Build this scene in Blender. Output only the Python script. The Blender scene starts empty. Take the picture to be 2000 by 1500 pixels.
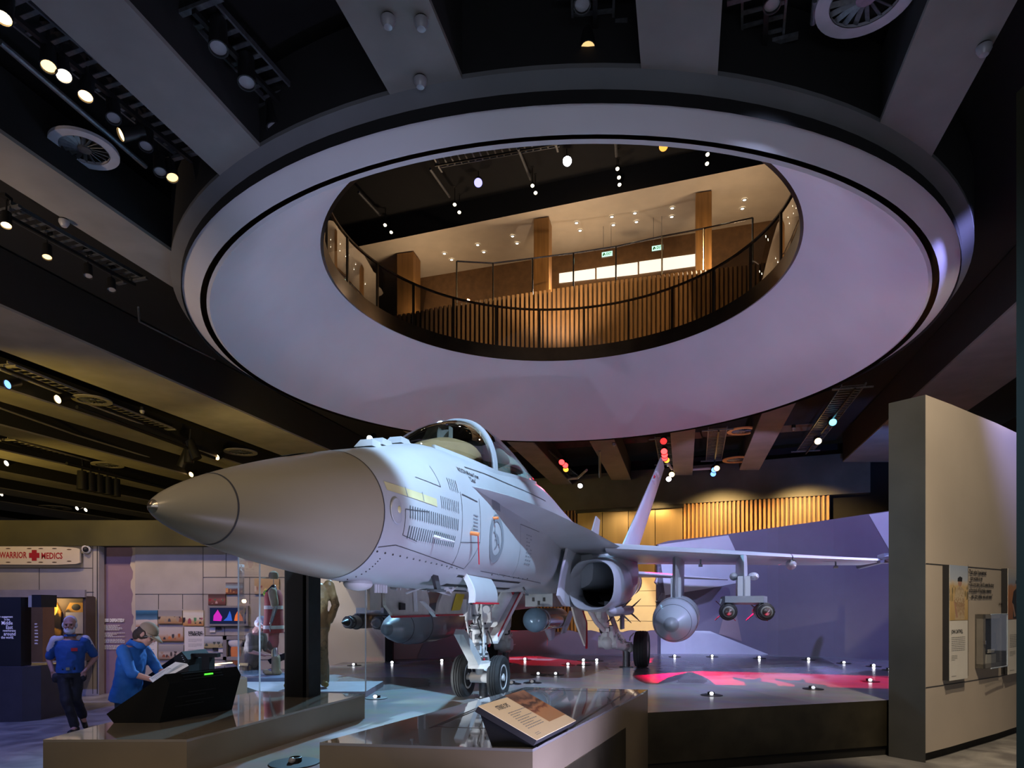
import bpy, bmesh, math, random
from mathutils import Vector, Matrix, noise
random.seed(7)
C = bpy.context.scene.collection
PI = math.pi
FOC, HZ, CZ, ST = 1300.0, 1184.0, 1.97, 0.73      # focal length in px, horizon row, eye height, stage height

def at(px, py, Y):
    """point seen at pixel (px,py) of the 2000x1500 photo, standing at depth Y"""
    return Vector(((px-1000)/FOC*Y, Y, CZ+(HZ-py)/FOC*Y))
def onz(px, py, z):
    Y = (CZ-z)*FOC/(py-HZ)
    return Vector(((px-1000)/FOC*Y, Y, z))

# ------------------------------------------------------------------ mesh builder
class MB:
    def __init__(s): s.v=[]; s.f=[]; s.m=[]
    def add(s, vs, fs, m=0):
        b=len(s.v); s.v += [tuple(p) for p in vs]
        for f in fs: s.f.append([b+i for i in f]); s.m.append(m)
        return s
    def quad(s,a,b,c,d,m=0): return s.add([a,b,c,d],[(0,1,2,3)],m)
    def poly(s,pts,m=0): return s.add(pts,[tuple(range(len(pts)))],m)
    def box(s,c,d,rz=0,m=0,rot=None):
        x,y,z=d[0]/2,d[1]/2,d[2]/2
        R = rot if rot is not None else Matrix.Rotation(rz,3,'Z')
        vs=[Vector(c)+R@Vector((i*x,j*y,k*z)) for i in(-1,1) for j in(-1,1) for k in(-1,1)]
        return s.add(vs,[(0,1,3,2),(4,6,7,5),(0,4,5,1),(2,3,7,6),(0,2,6,4),(1,5,7,3)],m)
    def prism(s,base,vec,m=0):
        n=len(base); V=Vector(vec); base=[Vector(p) for p in base]
        vs=base+[p+V for p in base]
        fs=[tuple(range(n))[::-1],tuple(range(n,2*n))]+[(i,(i+1)%n,n+(i+1)%n,n+i) for i in range(n)]
        return s.add(vs,fs,m)
    def loft(s,rings,c0=True,c1=True,closed=True,m=0):
        n=len(rings[0]); vs=[p for r in rings for p in r]; fs=[]
        for k in range(len(rings)-1):
            for i in range(n if closed else n-1):
                j=(i+1)%n; fs.append((k*n+i,k*n+j,(k+1)*n+j,(k+1)*n+i))
        if c0: fs.append(tuple(range(n))[::-1])
        if c1: fs.append(tuple(range((len(rings)-1)*n,len(rings)*n)))
        return s.add(vs,fs,m)
    def lathe(s,prof,o,d,n=24,m=0,c0=True,c1=True):
        d=Vector(d).normalized(); a=d.orthogonal().normalized(); b=d.cross(a); o=Vector(o)
        rings=[[o+d*t+(a*math.cos(2*PI*i/n)+b*math.sin(2*PI*i/n))*r for i in range(n)] for t,r in prof]
        return s.loft(rings,c0,c1,True,m)
    def cyl(s,p0,p1,r0,r1=None,n=16,m=0):
        p0=Vector(p0);p1=Vector(p1); r1=r0 if r1 is None else r1
        return s.lathe([(0,r0),((p1-p0).length,r1)],p0,p1-p0,n,m)
    def tube(s,pts,r,n=8,m=0):
        pts=[Vector(p) for p in pts]
        for a,b in zip(pts[:-1],pts[1:]): s.cyl(a,b,r,r,n,m)
        return s
    def ball(s,c,r,n=16,k=10,m=0):
        c=Vector(c); r=Vector((r,r,r)) if not hasattr(r,'__len__') else Vector(r)
        rings=[]
        for j in range(k+1):
            t=PI*(0.002+0.996*j/k)
            rings.append([c+Vector((r.x*math.sin(t)*math.cos(2*PI*i/n),r.y*math.sin(t)*math.sin(2*PI*i/n),r.z*math.cos(t))) for i in range(n)])
        return s.loft(rings,True,True,True,m)
    def limb(s,a,b,ra,rb,n=12):
        s.cyl(a,b,ra,rb,n); s.ball(a,ra,n,8); return s.ball(b,rb,n,8)
    def ring(s,c,r0,r1,z0,z1=None,n=96,m=0,a0=0,a1=2*PI):
        """conical/flat annulus strip about the vertical axis"""
        z1=z0 if z1 is None else z1; full=abs(a1-a0-2*PI)<1e-6
        k=n if full else n+1
        A=[a0+(a1-a0)*i/n for i in range(k)]
        return s.loft([[ (c[0]+r0*math.cos(a),c[1]+r0*math.sin(a),z0) for a in A],[(c[0]+r1*math.cos(a),c[1]+r1*math.sin(a),z1) for a in A]],False,False,full,m)
    def build(s,name,mats,parent=None,smooth=35,fix=True):
        me=bpy.data.meshes.new(name); me.from_pydata(s.v,[],s.f); me.update()
        mats=mats if isinstance(mats,(list,tuple)) else [mats]
        for k in mats: me.materials.append(k)
        for p,k in zip(me.polygons,s.m): p.material_index=k
        if fix:
            bm=bmesh.new(); bm.from_mesh(me); bmesh.ops.recalc_face_normals(bm,faces=bm.faces); bm.to_mesh(me); bm.free()
        if smooth:
            for p in me.polygons: p.use_smooth=True
            me.set_sharp_from_angle(angle=math.radians(smooth))
        o=bpy.data.objects.new(name,me); C.objects.link(o)
        if parent is not None: o.parent=parent
        return o

def bake(o):
    """replace an object's modifiers by their result"""
    dg=bpy.context.evaluated_depsgraph_get(); dg.update()
    me=bpy.data.meshes.new_from_object(o.evaluated_get(dg)); o.modifiers.clear(); o.data=me
    return o
def remesh(o,vox,smooth=3,mat=None):
    m=o.modifiers.new('r','REMESH'); m.mode='VOXEL'; m.voxel_size=vox; m.use_smooth_shade=True
    if smooth:
        k=o.modifiers.new('s','SMOOTH'); k.iterations=smooth; k.factor=.5
    mats=list(o.data.materials); bake(o)
    if not o.data.materials:
        for q in mats: o.data.materials.append(q)
    for p in o.data.polygons: p.use_smooth=True; p.material_index=0
    return o
def tag(o,label=None,cat=None,group=None,kind=None):
    if label: o['label']=label
    if cat: o['category']=cat
    if group: o['group']=group
    if kind: o['kind']=kind
    return o
def thing(name,label,cat,loc=(0,0,0),rz=0,group=None):
    o=bpy.data.objects.new(name,None); C.objects.link(o); o.location=loc; o.rotation_euler=(0,0,rz); o.empty_display_size=.1
    return tag(o,label,cat,group)
def struct(o): o['kind']='structure'; return o
def dup(root,loc,rz=None,label=None,group=None,mat=None,swap=None):
    r=root.copy(); C.objects.link(r); r.location=loc
    if rz is not None: r.rotation_euler=(0,0,rz)
    if label: r['label']=label
    if group: r['group']=group
    for ch in list(root.children):
        c=ch.copy(); C.objects.link(c); c.parent=r
        if swap and ch.name.split('.')[0]==swap[0]: c.data=swap[1]
        for g in list(ch.children):
            d=g.copy(); C.objects.link(d); d.parent=c
    return r

# ------------------------------------------------------------------ lettering
_fc={}
def text_mesh(s,size=1.0,align='CENTER',sx=1.0,bold=0.0,sp=1.0):
    cu=bpy.data.curves.new('t','FONT'); cu.body=s; cu.size=size; cu.align_x=align; cu.align_y='CENTER'; cu.offset=bold; cu.resolution_u=2; cu.space_character=sp
    o=bpy.data.objects.new('t',cu); C.objects.link(o)
    dg=bpy.context.evaluated_depsgraph_get(); dg.update()
    me=bpy.data.meshes.new_from_object(o.evaluated_get(dg))
    vs=[(v.co.x*sx,v.co.y) for v in me.vertices]; fs=[tuple(p.vertices) for p in me.polygons]
    bpy.data.objects.remove(o); bpy.data.curves.remove(cu); bpy.data.meshes.remove(me)
    return vs,fs
def letters(mb,s,o,u,v,size,off=.003,align='CENTER',sx=1.0,bold=0.0,m=0):
    """flat lettering at o, reading along u with up v"""
    u=Vector(u).normalized(); v=Vector(v).normalized(); n=u.cross(v)
    vs,fs=text_mesh(s,size,align,sx,bold)
    mb.add([Vector(o)+u*x+v*y+n*off for x,y in vs],fs,m)
def lines(mb,o,u,v,w,h,n,off=.003,m=0,fill=.45,rng=None,words=True):
    """rows of word-sized strokes: small print too small to read"""
    rng=rng or random.Random(3); u=Vector(u).normalized(); v=Vector(v).normalized(); nn=u.cross(v); o=Vector(o)
    st=h/n
    for k in range(n):
        y0=h-st*(k+1)+st*(1-fill)/2; y1=y0+st*fill; x=0; end=w*(1 if rng.random()<.75 else rng.uniform(.4,.9))
        while x<end:
            l=min(rng.uniform(.05,.14)*w,end-x)
            mb.quad(*[o+u*a+v*b+nn*off for a,b in((x,y0),(x+l,y0),(x+l,y1),(x,y1))],m=m); x+=l+.02*w

# ------------------------------------------------------------------ materials
def mat(name,col,rough=.5,metal=0.0,var=.12,scale=4.0,bump=0.0,bscale=60,emit=None,es=0.0,coat=0.0,spec=.5,stretch=None):
    m=bpy.data.materials.new(name); m.use_nodes=True; nt=m.node_tree; N=nt.nodes; L=nt.links
    b=N['Principled BSDF']; b.inputs['Roughness'].default_value=rough; b.inputs['Metallic'].default_value=metal
    b.inputs['Coat Weight'].default_value=coat; b.inputs['Specular IOR Level'].default_value=spec
    tc=N.new('ShaderNodeTexCoord'); mp=N.new('ShaderNodeMapping'); L.new(tc.outputs['Object'],mp.inputs[0])
    if stretch: mp.inputs['Scale'].default_value=stretch
    nz=N.new('ShaderNodeTexNoise'); nz.inputs['Scale'].default_value=scale; nz.inputs['Detail'].default_value=4
    L.new(mp.outputs[0],nz.inputs['Vector'])
    rp=N.new('ShaderNodeMapRange'); rp.inputs[1].default_value=.3; rp.inputs[2].default_value=.7; rp.inputs[3].default_value=1-var; rp.inputs[4].default_value=1+var
    L.new(nz.outputs['Fac'],rp.inputs[0])
    mx=N.new('ShaderNodeVectorMath'); mx.operation='SCALE'; mx.inputs[0].default_value=col[:3]; L.new(rp.outputs[0],mx.inputs['Scale'])
    L.new(mx.outputs[0],b.inputs['Base Color'])
    if bump:
        n2=N.new('ShaderNodeTexNoise'); n2.inputs['Scale'].default_value=bscale; L.new(mp.outputs[0],n2.inputs['Vector'])
        bp=N.new('ShaderNodeBump'); bp.inputs['Strength'].default_value=bump; bp.inputs['Distance'].default_value=.01
        L.new(n2.outputs['Fac'],bp.inputs['Height']); L.new(bp.outputs[0],b.inputs['Normal'])
    if emit:
        b.inputs['Emission Color'].default_value=(*emit[:3],1); b.inputs['Emission Strength'].default_value=es
    return m
def glassmat(name,tint=(1,1,1),refl=1.0,rough=.0):
    m=bpy.data.materials.new(name); m.use_nodes=True; nt=m.node_tree; N=nt.nodes; L=nt.links; N.remove(N['Principled BSDF'])
    t=N.new('ShaderNodeBsdfTransparent'); t.inputs[0].default_value=(*tint,1)
    g=N.new('ShaderNodeBsdfGlossy'); g.inputs['Roughness'].default_value=rough
    f=N.new('ShaderNodeFresnel'); f.inputs[0].default_value=1.5
    k=N.new('ShaderNodeMath'); k.operation='MULTIPLY'; k.inputs[1].default_value=refl; k.use_clamp=True; L.new(f.outputs[0],k.inputs[0])
    mx=N.new('ShaderNodeMixShader'); L.new(k.outputs[0],mx.inputs[0]); L.new(t.outputs[0],mx.inputs[1]); L.new(g.outputs[0],mx.inputs[2])
    L.new(mx.outputs[0],N['Material Output'].inputs[0]); return m
def emis(name,col,s):
    m=bpy.data.materials.new(name); m.use_nodes=True; nt=m.node_tree; N=nt.nodes; N.remove(N['Principled BSDF'])
    e=N.new('ShaderNodeEmission'); e.inputs[0].default_value=(*col,1); e.inputs[1].default_value=s
    nt.links.new(e.outputs[0],N['Material Output'].inputs[0]); return m
def ramp(nt,stops,interp='LINEAR'):
    r=nt.nodes.new('ShaderNodeValToRGB'); r.color_ramp.interpolation=interp; e=r.color_ramp.elements
    while len(e)>1: e.remove(e[-1])
    e[0].position=stops[0][0]; e[0].color=(*stops[0][1],1)
    for p,c in stops[1:]:
        k=e.new(p); k.color=(*c,1)
    return r
def picmat(name,bands,crowd=None,crowd_rng=(.2,.5),seed=0,amp=.12,glow=.0,scale=9,axis=2):
    """a printed photograph: vertical colour bands broken up by noise, with clumps of figures"""
    m=bpy.data.materials.new(name); m.use_nodes=True; nt=m.node_tree; N=nt.nodes; L=nt.links; b=N['Principled BSDF']; b.inputs['Roughness'].default_value=.5
    tc=N.new('ShaderNodeTexCoord'); sp=N.new('ShaderNodeSeparateXYZ'); L.new(tc.outputs['Generated'],sp.inputs[0])
    nz=N.new('ShaderNodeTexNoise'); nz.inputs['Scale'].default_value=scale; nz.inputs['Detail'].default_value=5
    mp=N.new('ShaderNodeMapping'); mp.inputs['Location'].default_value=(seed*3.1,seed*1.7,seed); L.new(tc.outputs['Object'],mp.inputs[0]); L.new(mp.outputs[0],nz.inputs['Vector'])
    a=N.new('ShaderNodeMath'); a.operation='MULTIPLY_ADD'; a.inputs[1].default_value=amp*2; L.new(nz.outputs['Fac'],a.inputs[0])
    s=N.new('ShaderNodeMath'); s.operation='SUBTRACT'; L.new(sp.outputs[axis],s.inputs[0]); s.inputs[1].default_value=amp; L.new(s.outputs[0],a.inputs[2])
    r=ramp(nt,bands); L.new(a.outputs[0],r.inputs[0]); out=r.outputs[0]
    if crowd:
        vo=N.new('ShaderNodeTexVoronoi'); vo.inputs['Scale'].default_value=scale*2.2; m2=N.new('ShaderNodeMapping'); m2.inputs['Scale'].default_value=(1,1,.45); m2.inputs['Location'].default_value=(seed,0,seed); L.new(tc.outputs['Object'],m2.inputs[0]); L.new(m2.outputs[0],vo.inputs['Vector'])
        r2=ramp(nt,[(0,(1,1,1)),(.42,(1,1,1)),(.5,(0,0,0))]); L.new(vo.outputs['Distance'],r2.inputs[0])
        g=ramp(nt,[(0,(0,0,0)),(crowd_rng[0],(0,0,0)),(crowd_rng[0]+.02,(1,1,1)),(crowd_rng[1],(1,1,1)),(crowd_rng[1]+.03,(0,0,0))]); L.new(a.outputs[0],g.inputs[0])
        mu=N.new('ShaderNodeMath'); mu.operation='MULTIPLY'; L.new(r2.outputs[0],mu.inputs[0]); L.new(g.outputs[0],mu.inputs[1])
        cr=ramp(nt,crowd,'CONSTANT'); sc=N.new('ShaderNodeSeparateColor'); L.new(vo.outputs['Color'],sc.inputs[0]); L.new(sc.outputs[0],cr.inputs[0])
        mx=N.new('ShaderNodeMixRGB'); L.new(mu.outputs[0],mx.inputs[0]); L.new(out,mx.inputs[1]); L.new(cr.outputs[0],mx.inputs[2]); out=mx.outputs[0]
    L.new(out,b.inputs['Base Color'])
    if glow: L.new(out,b.inputs['Emission Color']); b.inputs['Emission Strength'].default_value=glow
    return m
ORD=['first','second','third','fourth','fifth','sixth','seventh','eighth','ninth','tenth','eleventh','twelfth','thirteenth','fourteenth','fifteenth','sixteenth','seventeenth','eighteenth','nineteenth','twentieth']

M={}
M['ceil']=mat('grey_plaster',(.13,.135,.145),.9,var=.1,scale=1.2)
M['void']=mat('black_void',(.006,.006,.007),.95)
M['beam']=mat('grey_beam_plaster',(.2,.19,.185),.85,var=.12,scale=1.5)
M['white']=mat('white_plaster',(.62,.6,.64),.8,var=.03,scale=1)
M['bronze']=mat('dark_bronze',(.09,.06,.035),.28,.9,var=.25,scale=1.5)
M['black']=mat('black_metal',(.012,.012,.013),.45,.2)
M['steel']=mat('galvanised_steel',(.16,.17,.19),.45,.7,var=.2,scale=20)
M['chrome']=mat('chrome',(.6,.6,.62),.18,1)
M['wood']=mat('timber',(.33,.17,.06),.5,var=.3,scale=3,stretch=(6,6,.4))
M['wooddk']=mat('dark_timber',(.09,.045,.02),.55,var=.3,scale=3)
M['cream']=mat('cream_plaster',(.55,.47,.37),.8,var=.05,scale=2)
M['panelwall']=mat('pale_stone_panel',(.42,.38,.34),.7,var=.08,scale=2.5,bump=.05,bscale=8)
M['purple']=mat('mauve_paint',(.27,.18,.23),.8,var=.05)
M['olive']=mat('olive_brown_bulkhead',(.06,.052,.012),.8,var=.15,scale=2)
M['darkface']=mat('dark_grey_steel',(.075,.075,.068),.5,.3,var=.2,scale=1.2)
M['plinth']=mat('bronze_grey_laminate',(.23,.185,.13),.32,.25,var=.1,scale=1.5)
M['plinthtop']=mat('polished_plinth_top',(.3,.265,.225),.08,.2,var=.08,scale=1.2,coat=.8)
M['mirror']=mat('polished_glass_top',(.36,.35,.35),.05,.45,var=.03,coat=.8)
M['stageside']=mat('dark_bronze_cladding',(.055,.047,.03),.4,.5,var=.4,scale=2.2)
M['kick']=mat('black_recess',(.01,.009,.006),.8)
M['glass']=glassmat('clear_glass',(.97,.98,.98),.55)
M['balglass']=glassmat('balustrade_glass',(.93,.92,.91),.7)
M['canopyglass']=glassmat('canopy_acrylic',(.86,.82,.72),1.3,.03)
M['ac']=mat('light_ghost_grey_paint',(.40,.425,.45),.36,.05,var=.06,scale=2.2)
M['acdk']=mat('medium_grey_paint',(.2,.225,.25),.45,var=.08)
M['radome']=mat('radome_grey_brown',(.285,.255,.19),.33,.05,var=.05,scale=1.5)
M['seam']=mat('panel_line_dark',(.045,.045,.05),.6)
M['slot']=mat('louvre_shadow_grey',(.07,.085,.1),.6)
M['strip']=mat('formation_light_yellow',(.5,.47,.26),.4,emit=(.5,.48,.3),es=.03)
M['wht']=mat('gloss_white_gear_paint',(.68,.69,.7),.35,var=.08,scale=8)
M['creamdoor']=mat('door_inner_cream',(.55,.51,.46),.5,var=.12,scale=6)
M['red']=mat('red_paint',(.4,.012,.025),.45)
M['yellow']=mat('yellow_panel',(.62,.44,.02),.5,var=.08)
M['rubber']=mat('tyre_rubber',(.022,.023,.025),.75,var=.2,scale=12,bump=.05)
M['nosecap']=mat('bare_metal',(.42,.36,.28),.25,.9)
M['tank']=mat('tank_grey_paint',(.36,.41,.45),.38,.05,var=.06,scale=2)
M['bomb']=mat('bomb_olive_grey',(.17,.18,.17),.5,.1,var=.12)
M['podmetal']=mat('polished_pod_metal',(.5,.49,.48),.16,.95,var=.1,scale=3,stretch=(1,8,8))
M['podball']=mat('sensor_ball_blue_grey',(.17,.27,.36),.25,.2)
M['dark']=mat('duct_black',(.004,.004,.005),.6)
M['orange']=mat('orange_cover',(.75,.25,.08),.5)
M['coam']=mat('cockpit_coaming',(.3,.23,.14),.8)
M['skin']=mat('skin',(.43,.24,.17),.6,var=.08,scale=10)
M['ink']=mat('black_lettering',(.015,.015,.018),.6)
M['greyink']=mat('grey_small_print',(.3,.29,.28),.7)
M['whiteink']=mat('white_lettering',(.75,.73,.68),.6,emit=(.8,.75,.68),es=.05)
M['paper']=mat('white_card',(.72,.69,.64),.7,var=.03)
M['redink']=mat('red_lettering',(.45,.015,.02),.55)
M['blk']=mat('black_textured_case',(.008,.0085,.009),.7,bump=.1,bscale=200,spec=.15)
M['screwhite']=emis('lens_white',(1,.97,1),14)
M['lensoff']=mat('pale_lens',(.27,.27,.3),.3,.1)
M['vent']=mat('pale_vent_rim',(.42,.42,.5),.6)
# ================================================================== SETTING
DIR=Vector((.2586,1.0,0)); H=5.6; ZC=CZ+H        # ceiling beams run along DIR; soffit height
DC=(.95,14.3)                                    # centre of the circular void
# floors
m=bpy.data.materials.new('polished_concrete'); m.use_nodes=True; nt=m.node_tree; b=nt.nodes['Principled BSDF']; b.inputs['Roughness'].default_value=.32
tc=nt.nodes.new('ShaderNodeTexCoord'); n1=nt.nodes.new('ShaderNodeTexNoise'); n1.inputs['Scale'].default_value=1.6; n1.inputs['Detail'].default_value=8; n1.inputs['Distortion'].default_value=1.2
nt.links.new(tc.outputs['Object'],n1.inputs['Vector']); r=ramp(nt,[(.35,(.17,.16,.16)),(.5,(.28,.27,.26)),(.65,(.4,.385,.36))]); nt.links.new(n1.outputs['Fac'],r.inputs[0]); nt.links.new(r.outputs[0],b.inputs['Base Color'])
M['floor']=m
mb=MB(); mb.quad((-40,-4,0),(30,-4,0),(30,48,0),(-40,48,0)); struct(mb.build('floor',M['floor'],smooth=0))
# stage with its camouflage patches, projected light painted into the top's colour
m=bpy.data.materials.new('stage_painted_gobo_light'); m.use_nodes=True; nt=m.node_tree; b=nt.nodes['Principled BSDF']; b.inputs['Roughness'].default_value=.24
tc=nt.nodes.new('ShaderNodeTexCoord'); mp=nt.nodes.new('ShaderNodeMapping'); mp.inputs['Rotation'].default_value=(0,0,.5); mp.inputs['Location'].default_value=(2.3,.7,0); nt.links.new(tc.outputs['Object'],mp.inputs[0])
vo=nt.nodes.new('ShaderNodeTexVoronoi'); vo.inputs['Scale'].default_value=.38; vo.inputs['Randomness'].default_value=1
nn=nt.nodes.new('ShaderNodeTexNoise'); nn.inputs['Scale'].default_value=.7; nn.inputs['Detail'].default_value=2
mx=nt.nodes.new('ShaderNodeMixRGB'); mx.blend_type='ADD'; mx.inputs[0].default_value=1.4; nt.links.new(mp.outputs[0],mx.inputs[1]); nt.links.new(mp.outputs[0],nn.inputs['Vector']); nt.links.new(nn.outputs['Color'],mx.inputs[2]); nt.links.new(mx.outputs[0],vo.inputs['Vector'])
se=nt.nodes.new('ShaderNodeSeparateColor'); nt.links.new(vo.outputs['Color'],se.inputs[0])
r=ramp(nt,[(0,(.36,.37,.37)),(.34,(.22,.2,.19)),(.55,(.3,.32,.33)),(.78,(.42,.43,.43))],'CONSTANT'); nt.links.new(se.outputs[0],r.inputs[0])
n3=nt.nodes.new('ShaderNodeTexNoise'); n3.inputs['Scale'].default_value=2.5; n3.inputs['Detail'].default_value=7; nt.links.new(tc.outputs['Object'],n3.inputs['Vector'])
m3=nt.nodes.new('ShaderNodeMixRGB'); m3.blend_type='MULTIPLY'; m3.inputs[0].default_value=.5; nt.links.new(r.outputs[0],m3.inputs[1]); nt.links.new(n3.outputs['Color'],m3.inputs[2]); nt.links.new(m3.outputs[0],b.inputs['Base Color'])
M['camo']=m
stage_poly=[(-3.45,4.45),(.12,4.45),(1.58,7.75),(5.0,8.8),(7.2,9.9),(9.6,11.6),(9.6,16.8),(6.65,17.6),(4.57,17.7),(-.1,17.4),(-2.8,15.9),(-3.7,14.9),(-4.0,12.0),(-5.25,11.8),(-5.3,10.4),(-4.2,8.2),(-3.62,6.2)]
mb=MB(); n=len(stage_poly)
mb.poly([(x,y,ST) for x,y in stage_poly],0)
def inset(k):
    cx,cy=2,11
    return [(x+(cx-x)*k,y+(cy-y)*k) for x,y in stage_poly]
ins=inset(.012)
for i in range(n):
    j=(i+1)%n; a,bq=stage_poly[i],stage_poly[j]; c,d=ins[i],ins[j]
    mb.quad((*a,.13),(*bq,.13),(*bq,ST),(*a,ST),1); mb.quad((*c,.0),(*d,.0),(*d,.13),(*c,.13),2); mb.quad((*c,.13),(*d,.13),(*bq,.13),(*a,.13),2)
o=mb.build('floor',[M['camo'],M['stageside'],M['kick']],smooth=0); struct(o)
# black void above the beams, with a hole over the drum
mb=MB(); zv=ZC+1.15
mb.ring(DC,6.9,12,zv,n=64); mb.ring(DC,12,60,zv,n=64)
struct(mb.build('ceiling',M['void'],smooth=0))
# parallel beams
def bx(q,Y): return Vector((q*H+DIR.x*Y,Y,0))
beams=[(.405,.55,.8),(-.08,.063,.8),(-.575,-.421,.8),(-1.078,-.924,.8),(-1.603,-1.445,.8),(-2.67,-2.28,1.1),(-3.34,-3.13,.8),(-4.0,-3.78,.8),(-4.62,-4.38,.8),(-5.32,-5.08,.8),(-6.1,-5.8,.8),(-7.1,-6.54,.8),(-8.2,-7.7,.8),(1.1,1.45,1.1),(2.0,2.2,.8)]
RO=7.38
def clip(q):       # depths at which the line q meets the ring bulkhead
    a=1+DIR.x**2; dx=q*H-DC[0]; b=2*(dx*DIR.x-DC[1]); c=dx*dx+DC[1]**2-(RO-.01)**2
    d=b*b-4*a*c
    return None if d<=0 else ((-b-math.sqrt(d))/2/a,(-b+math.sqrt(d))/2/a)
k=1
for q0,q1,h in beams:
    yend=29.6-2.2*(q0+.6) if q0>-2.2 else 44
    mb=MB()
    def seg(pts):
        pts=[p+Vector((0,0,ZC)) for p in pts]; n=len(pts); up_=Vector((0,0,h)); e_=Vector((0,0,.05)); sm=1
        mb.poly(pts,0)
        for i in range(n):
            a,b_=pts[i],pts[(i+1)%n]; mb.quad(a,b_,b_+e_,a+e_,0); mb.quad(a+e_,b_+e_,b_+up_,a+up_,sm)
    NQ=8; qs=[q0+(q1-q0)*i/NQ for i in range(NQ+1)]; cl=[clip(q) for q in qs]
    if all(cl):
        seg([bx(q0,-3),bx(q1,-3)]+[bx(q,c[0]) for q,c in zip(qs[::-1],cl[::-1])])
        seg([bx(q,c[1]) for q,c in zip(qs,cl)]+[bx(q1,yend),bx(q0,yend)])
    else: seg([bx(q0,-3),bx(q1,-3),bx(q1,yend),bx(q0,yend)])
    struct(mb.build('trim_%d'%k,[M['beam'],M['void']],smooth=0)); k+=1
# ring bulkhead around the drum, the white drum, bronze reveal and conical soffit
mb=MB(); mb.ring(DC,RO,7.22,ZC,ZC-.1,n=128); mb.ring(DC,RO,RO,ZC,ZC+.05,n=128); mb.ring(DC,RO,RO,ZC+.05,ZC+.9,n=128,m=1); mb.ring(DC,7.22,7.22,ZC-.1,ZC-.25,n=128,m=1); struct(mb.build('trim_%d'%k,[M['ceil'],M['void']])); k+=1
ZL=7.195
mb=MB(); mb.ring(DC,7.21,7.2,7.38,7.366,n=160); mb.ring(DC,7.2,6.93,7.366,ZL,n=160); struct(mb.build('trim_%d'%k,M['white'])); k+=1
mb=MB(); mb.ring(DC,6.93,6.93,ZL,ZL+.2,n=160); mb.ring(DC,6.93,6.83,ZL+.2,n=160); mb.ring(DC,6.83,6.83,ZL+.2,ZL+.02,n=160); struct(mb.build('trim_%d'%k,M['bronze'])); k+=1
ZO=9.03; RI=4.84
mb=MB(); mb.ring(DC,6.83,6.78,ZL+.02,ZL-.0,n=160); mb.ring(DC,6.78,RI+.03,ZL-.0,ZO,n=160); struct(mb.build('trim_%d'%k,M['white'],smooth=60)); k+=1
mb=MB(); mb.ring(DC,RI+.03,RI-.03,ZO,ZO-.02,n=160); mb.ring(DC,RI-.03,RI-.03,ZO-.02,ZO+.36,n=160); mb.ring(DC,RI-.03,RI+.12,ZO+.36,n=160); struct(mb.build('trim_%d'%k,M['bronze'])); k+=1
# upper floor slab
mb=MB(); mb.ring(DC,RI+.1,40,ZO+.33,n=96); mb.ring(DC,6.9,40,ZO+.05,n=96)
struct(mb.build('floor',M['wooddk'],smooth=0))
# ---- far wall of the lower hall: bulkhead, timber slats, metal doors, lit lower wall
P0=Vector((2.95,30.6,0)); P1=Vector((12.6,26.4,0)); FD=(P1-P0).normalized(); FN=Vector((FD.y,-FD.x,0))
def fw(px):          # point of the far wall under image column px
    t=(px-1000)/FOC; s=(t*P0.y-P0.x)/(FD.x-t*FD.y); return P0+FD*s
def fwz(px,py,off=0):
    p=fw(px)+FN*off; return Vector((p.x,p.y,CZ+(HZ-py)/FOC*p.y))
A=fw(960);B=fw(1700); zb=fwz(1330,984).z
mb=MB(); mb.prism([A+Vector((0,0,zb)),B+Vector((0,0,zb)),B-FN*.5+Vector((0,0,zb)),A-FN*.5+Vector((0,0,zb))],(0,0,1.6))
o=struct(mb.build('wall_far',M['darkface'],smooth=0))
A2=fw(880);B2=fw(1790)
mb=MB(); mb.quad(*[p-FN*.45+Vector((0,0,z)) for p,z in((A2,0),(B2,0),(B2,8.5),(A2,8.5))]); struct(mb.build('wall_back',M['void'],smooth=0))
# slats
def slat_panel(px0,px1,py0,name):
    mb=MB(); a,b_=fw(px0),fw(px1); L=(b_-a).length; nsl=int(L/.165)
    for i in range(nsl):
        p=a+FD*(i+.5)*L/nsl-FN*.1
        mb.box((p.x,p.y,(zb+py0)/2),(.085,.09,zb-py0),math.atan2(FD.y,FD.x),0)
    p=(a+b_)/2-FN*.2; mb.box((p.x,p.y,(zb+py0)/2),(L,.04,zb-py0),math.atan2(FD.y,FD.x),1)
    return struct(mb.build(name,[M['wood'],M['wooddk']],smooth=0))
slat_panel(1333,1622,.2,'wall_slats_right'); slat_panel(1040,1126,.2,'wall_slats_left')
# doors
mdoor=mat('brushed_bronze_door',(.3,.22,.12),.38,.7,var=.15,scale=2,stretch=(1,1,.1))
a,b_=fw(1126),fw(1333); W=(b_-a).length; rz=math.atan2(FD.y,FD.x); zdb=3.3
for i in range(4):
    mb=MB(); p=a+FD*W*(i+.5)/4-FN*.12; mb.box((p.x,p.y,(zdb+zb-.15)/2),(W/4-.03,.06,zb-.15-zdb),rz)
    o=struct(mb.build('door_%d'%(i+1),mdoor,smooth=0))
    mb=MB(); q=p+FN*.07+FD*(W/8-.25)*(1 if i%2==0 else -1); mb.cyl((q.x,q.y,4.0),(q.x,q.y,4.6),.03); mb.build('door_handle',M['black'],o)
mb=MB(); p=a+FD*W/2-FN*.05; mb.box((p.x,p.y,zb-.08),(W+.1,.16,.14),rz); struct(mb.build('trim_%d'%k,M['black'],smooth=0)); k+=1
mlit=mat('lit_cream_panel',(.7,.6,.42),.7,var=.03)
mb=MB(); p=a+FD*W*.55+FN*.3
for i in range(5): mb.box((p.x,p.y,.33+.66*i),(W*.9,.1,.64),rz)
struct(mb.build('wall_lower',mlit,smooth=0))
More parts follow.
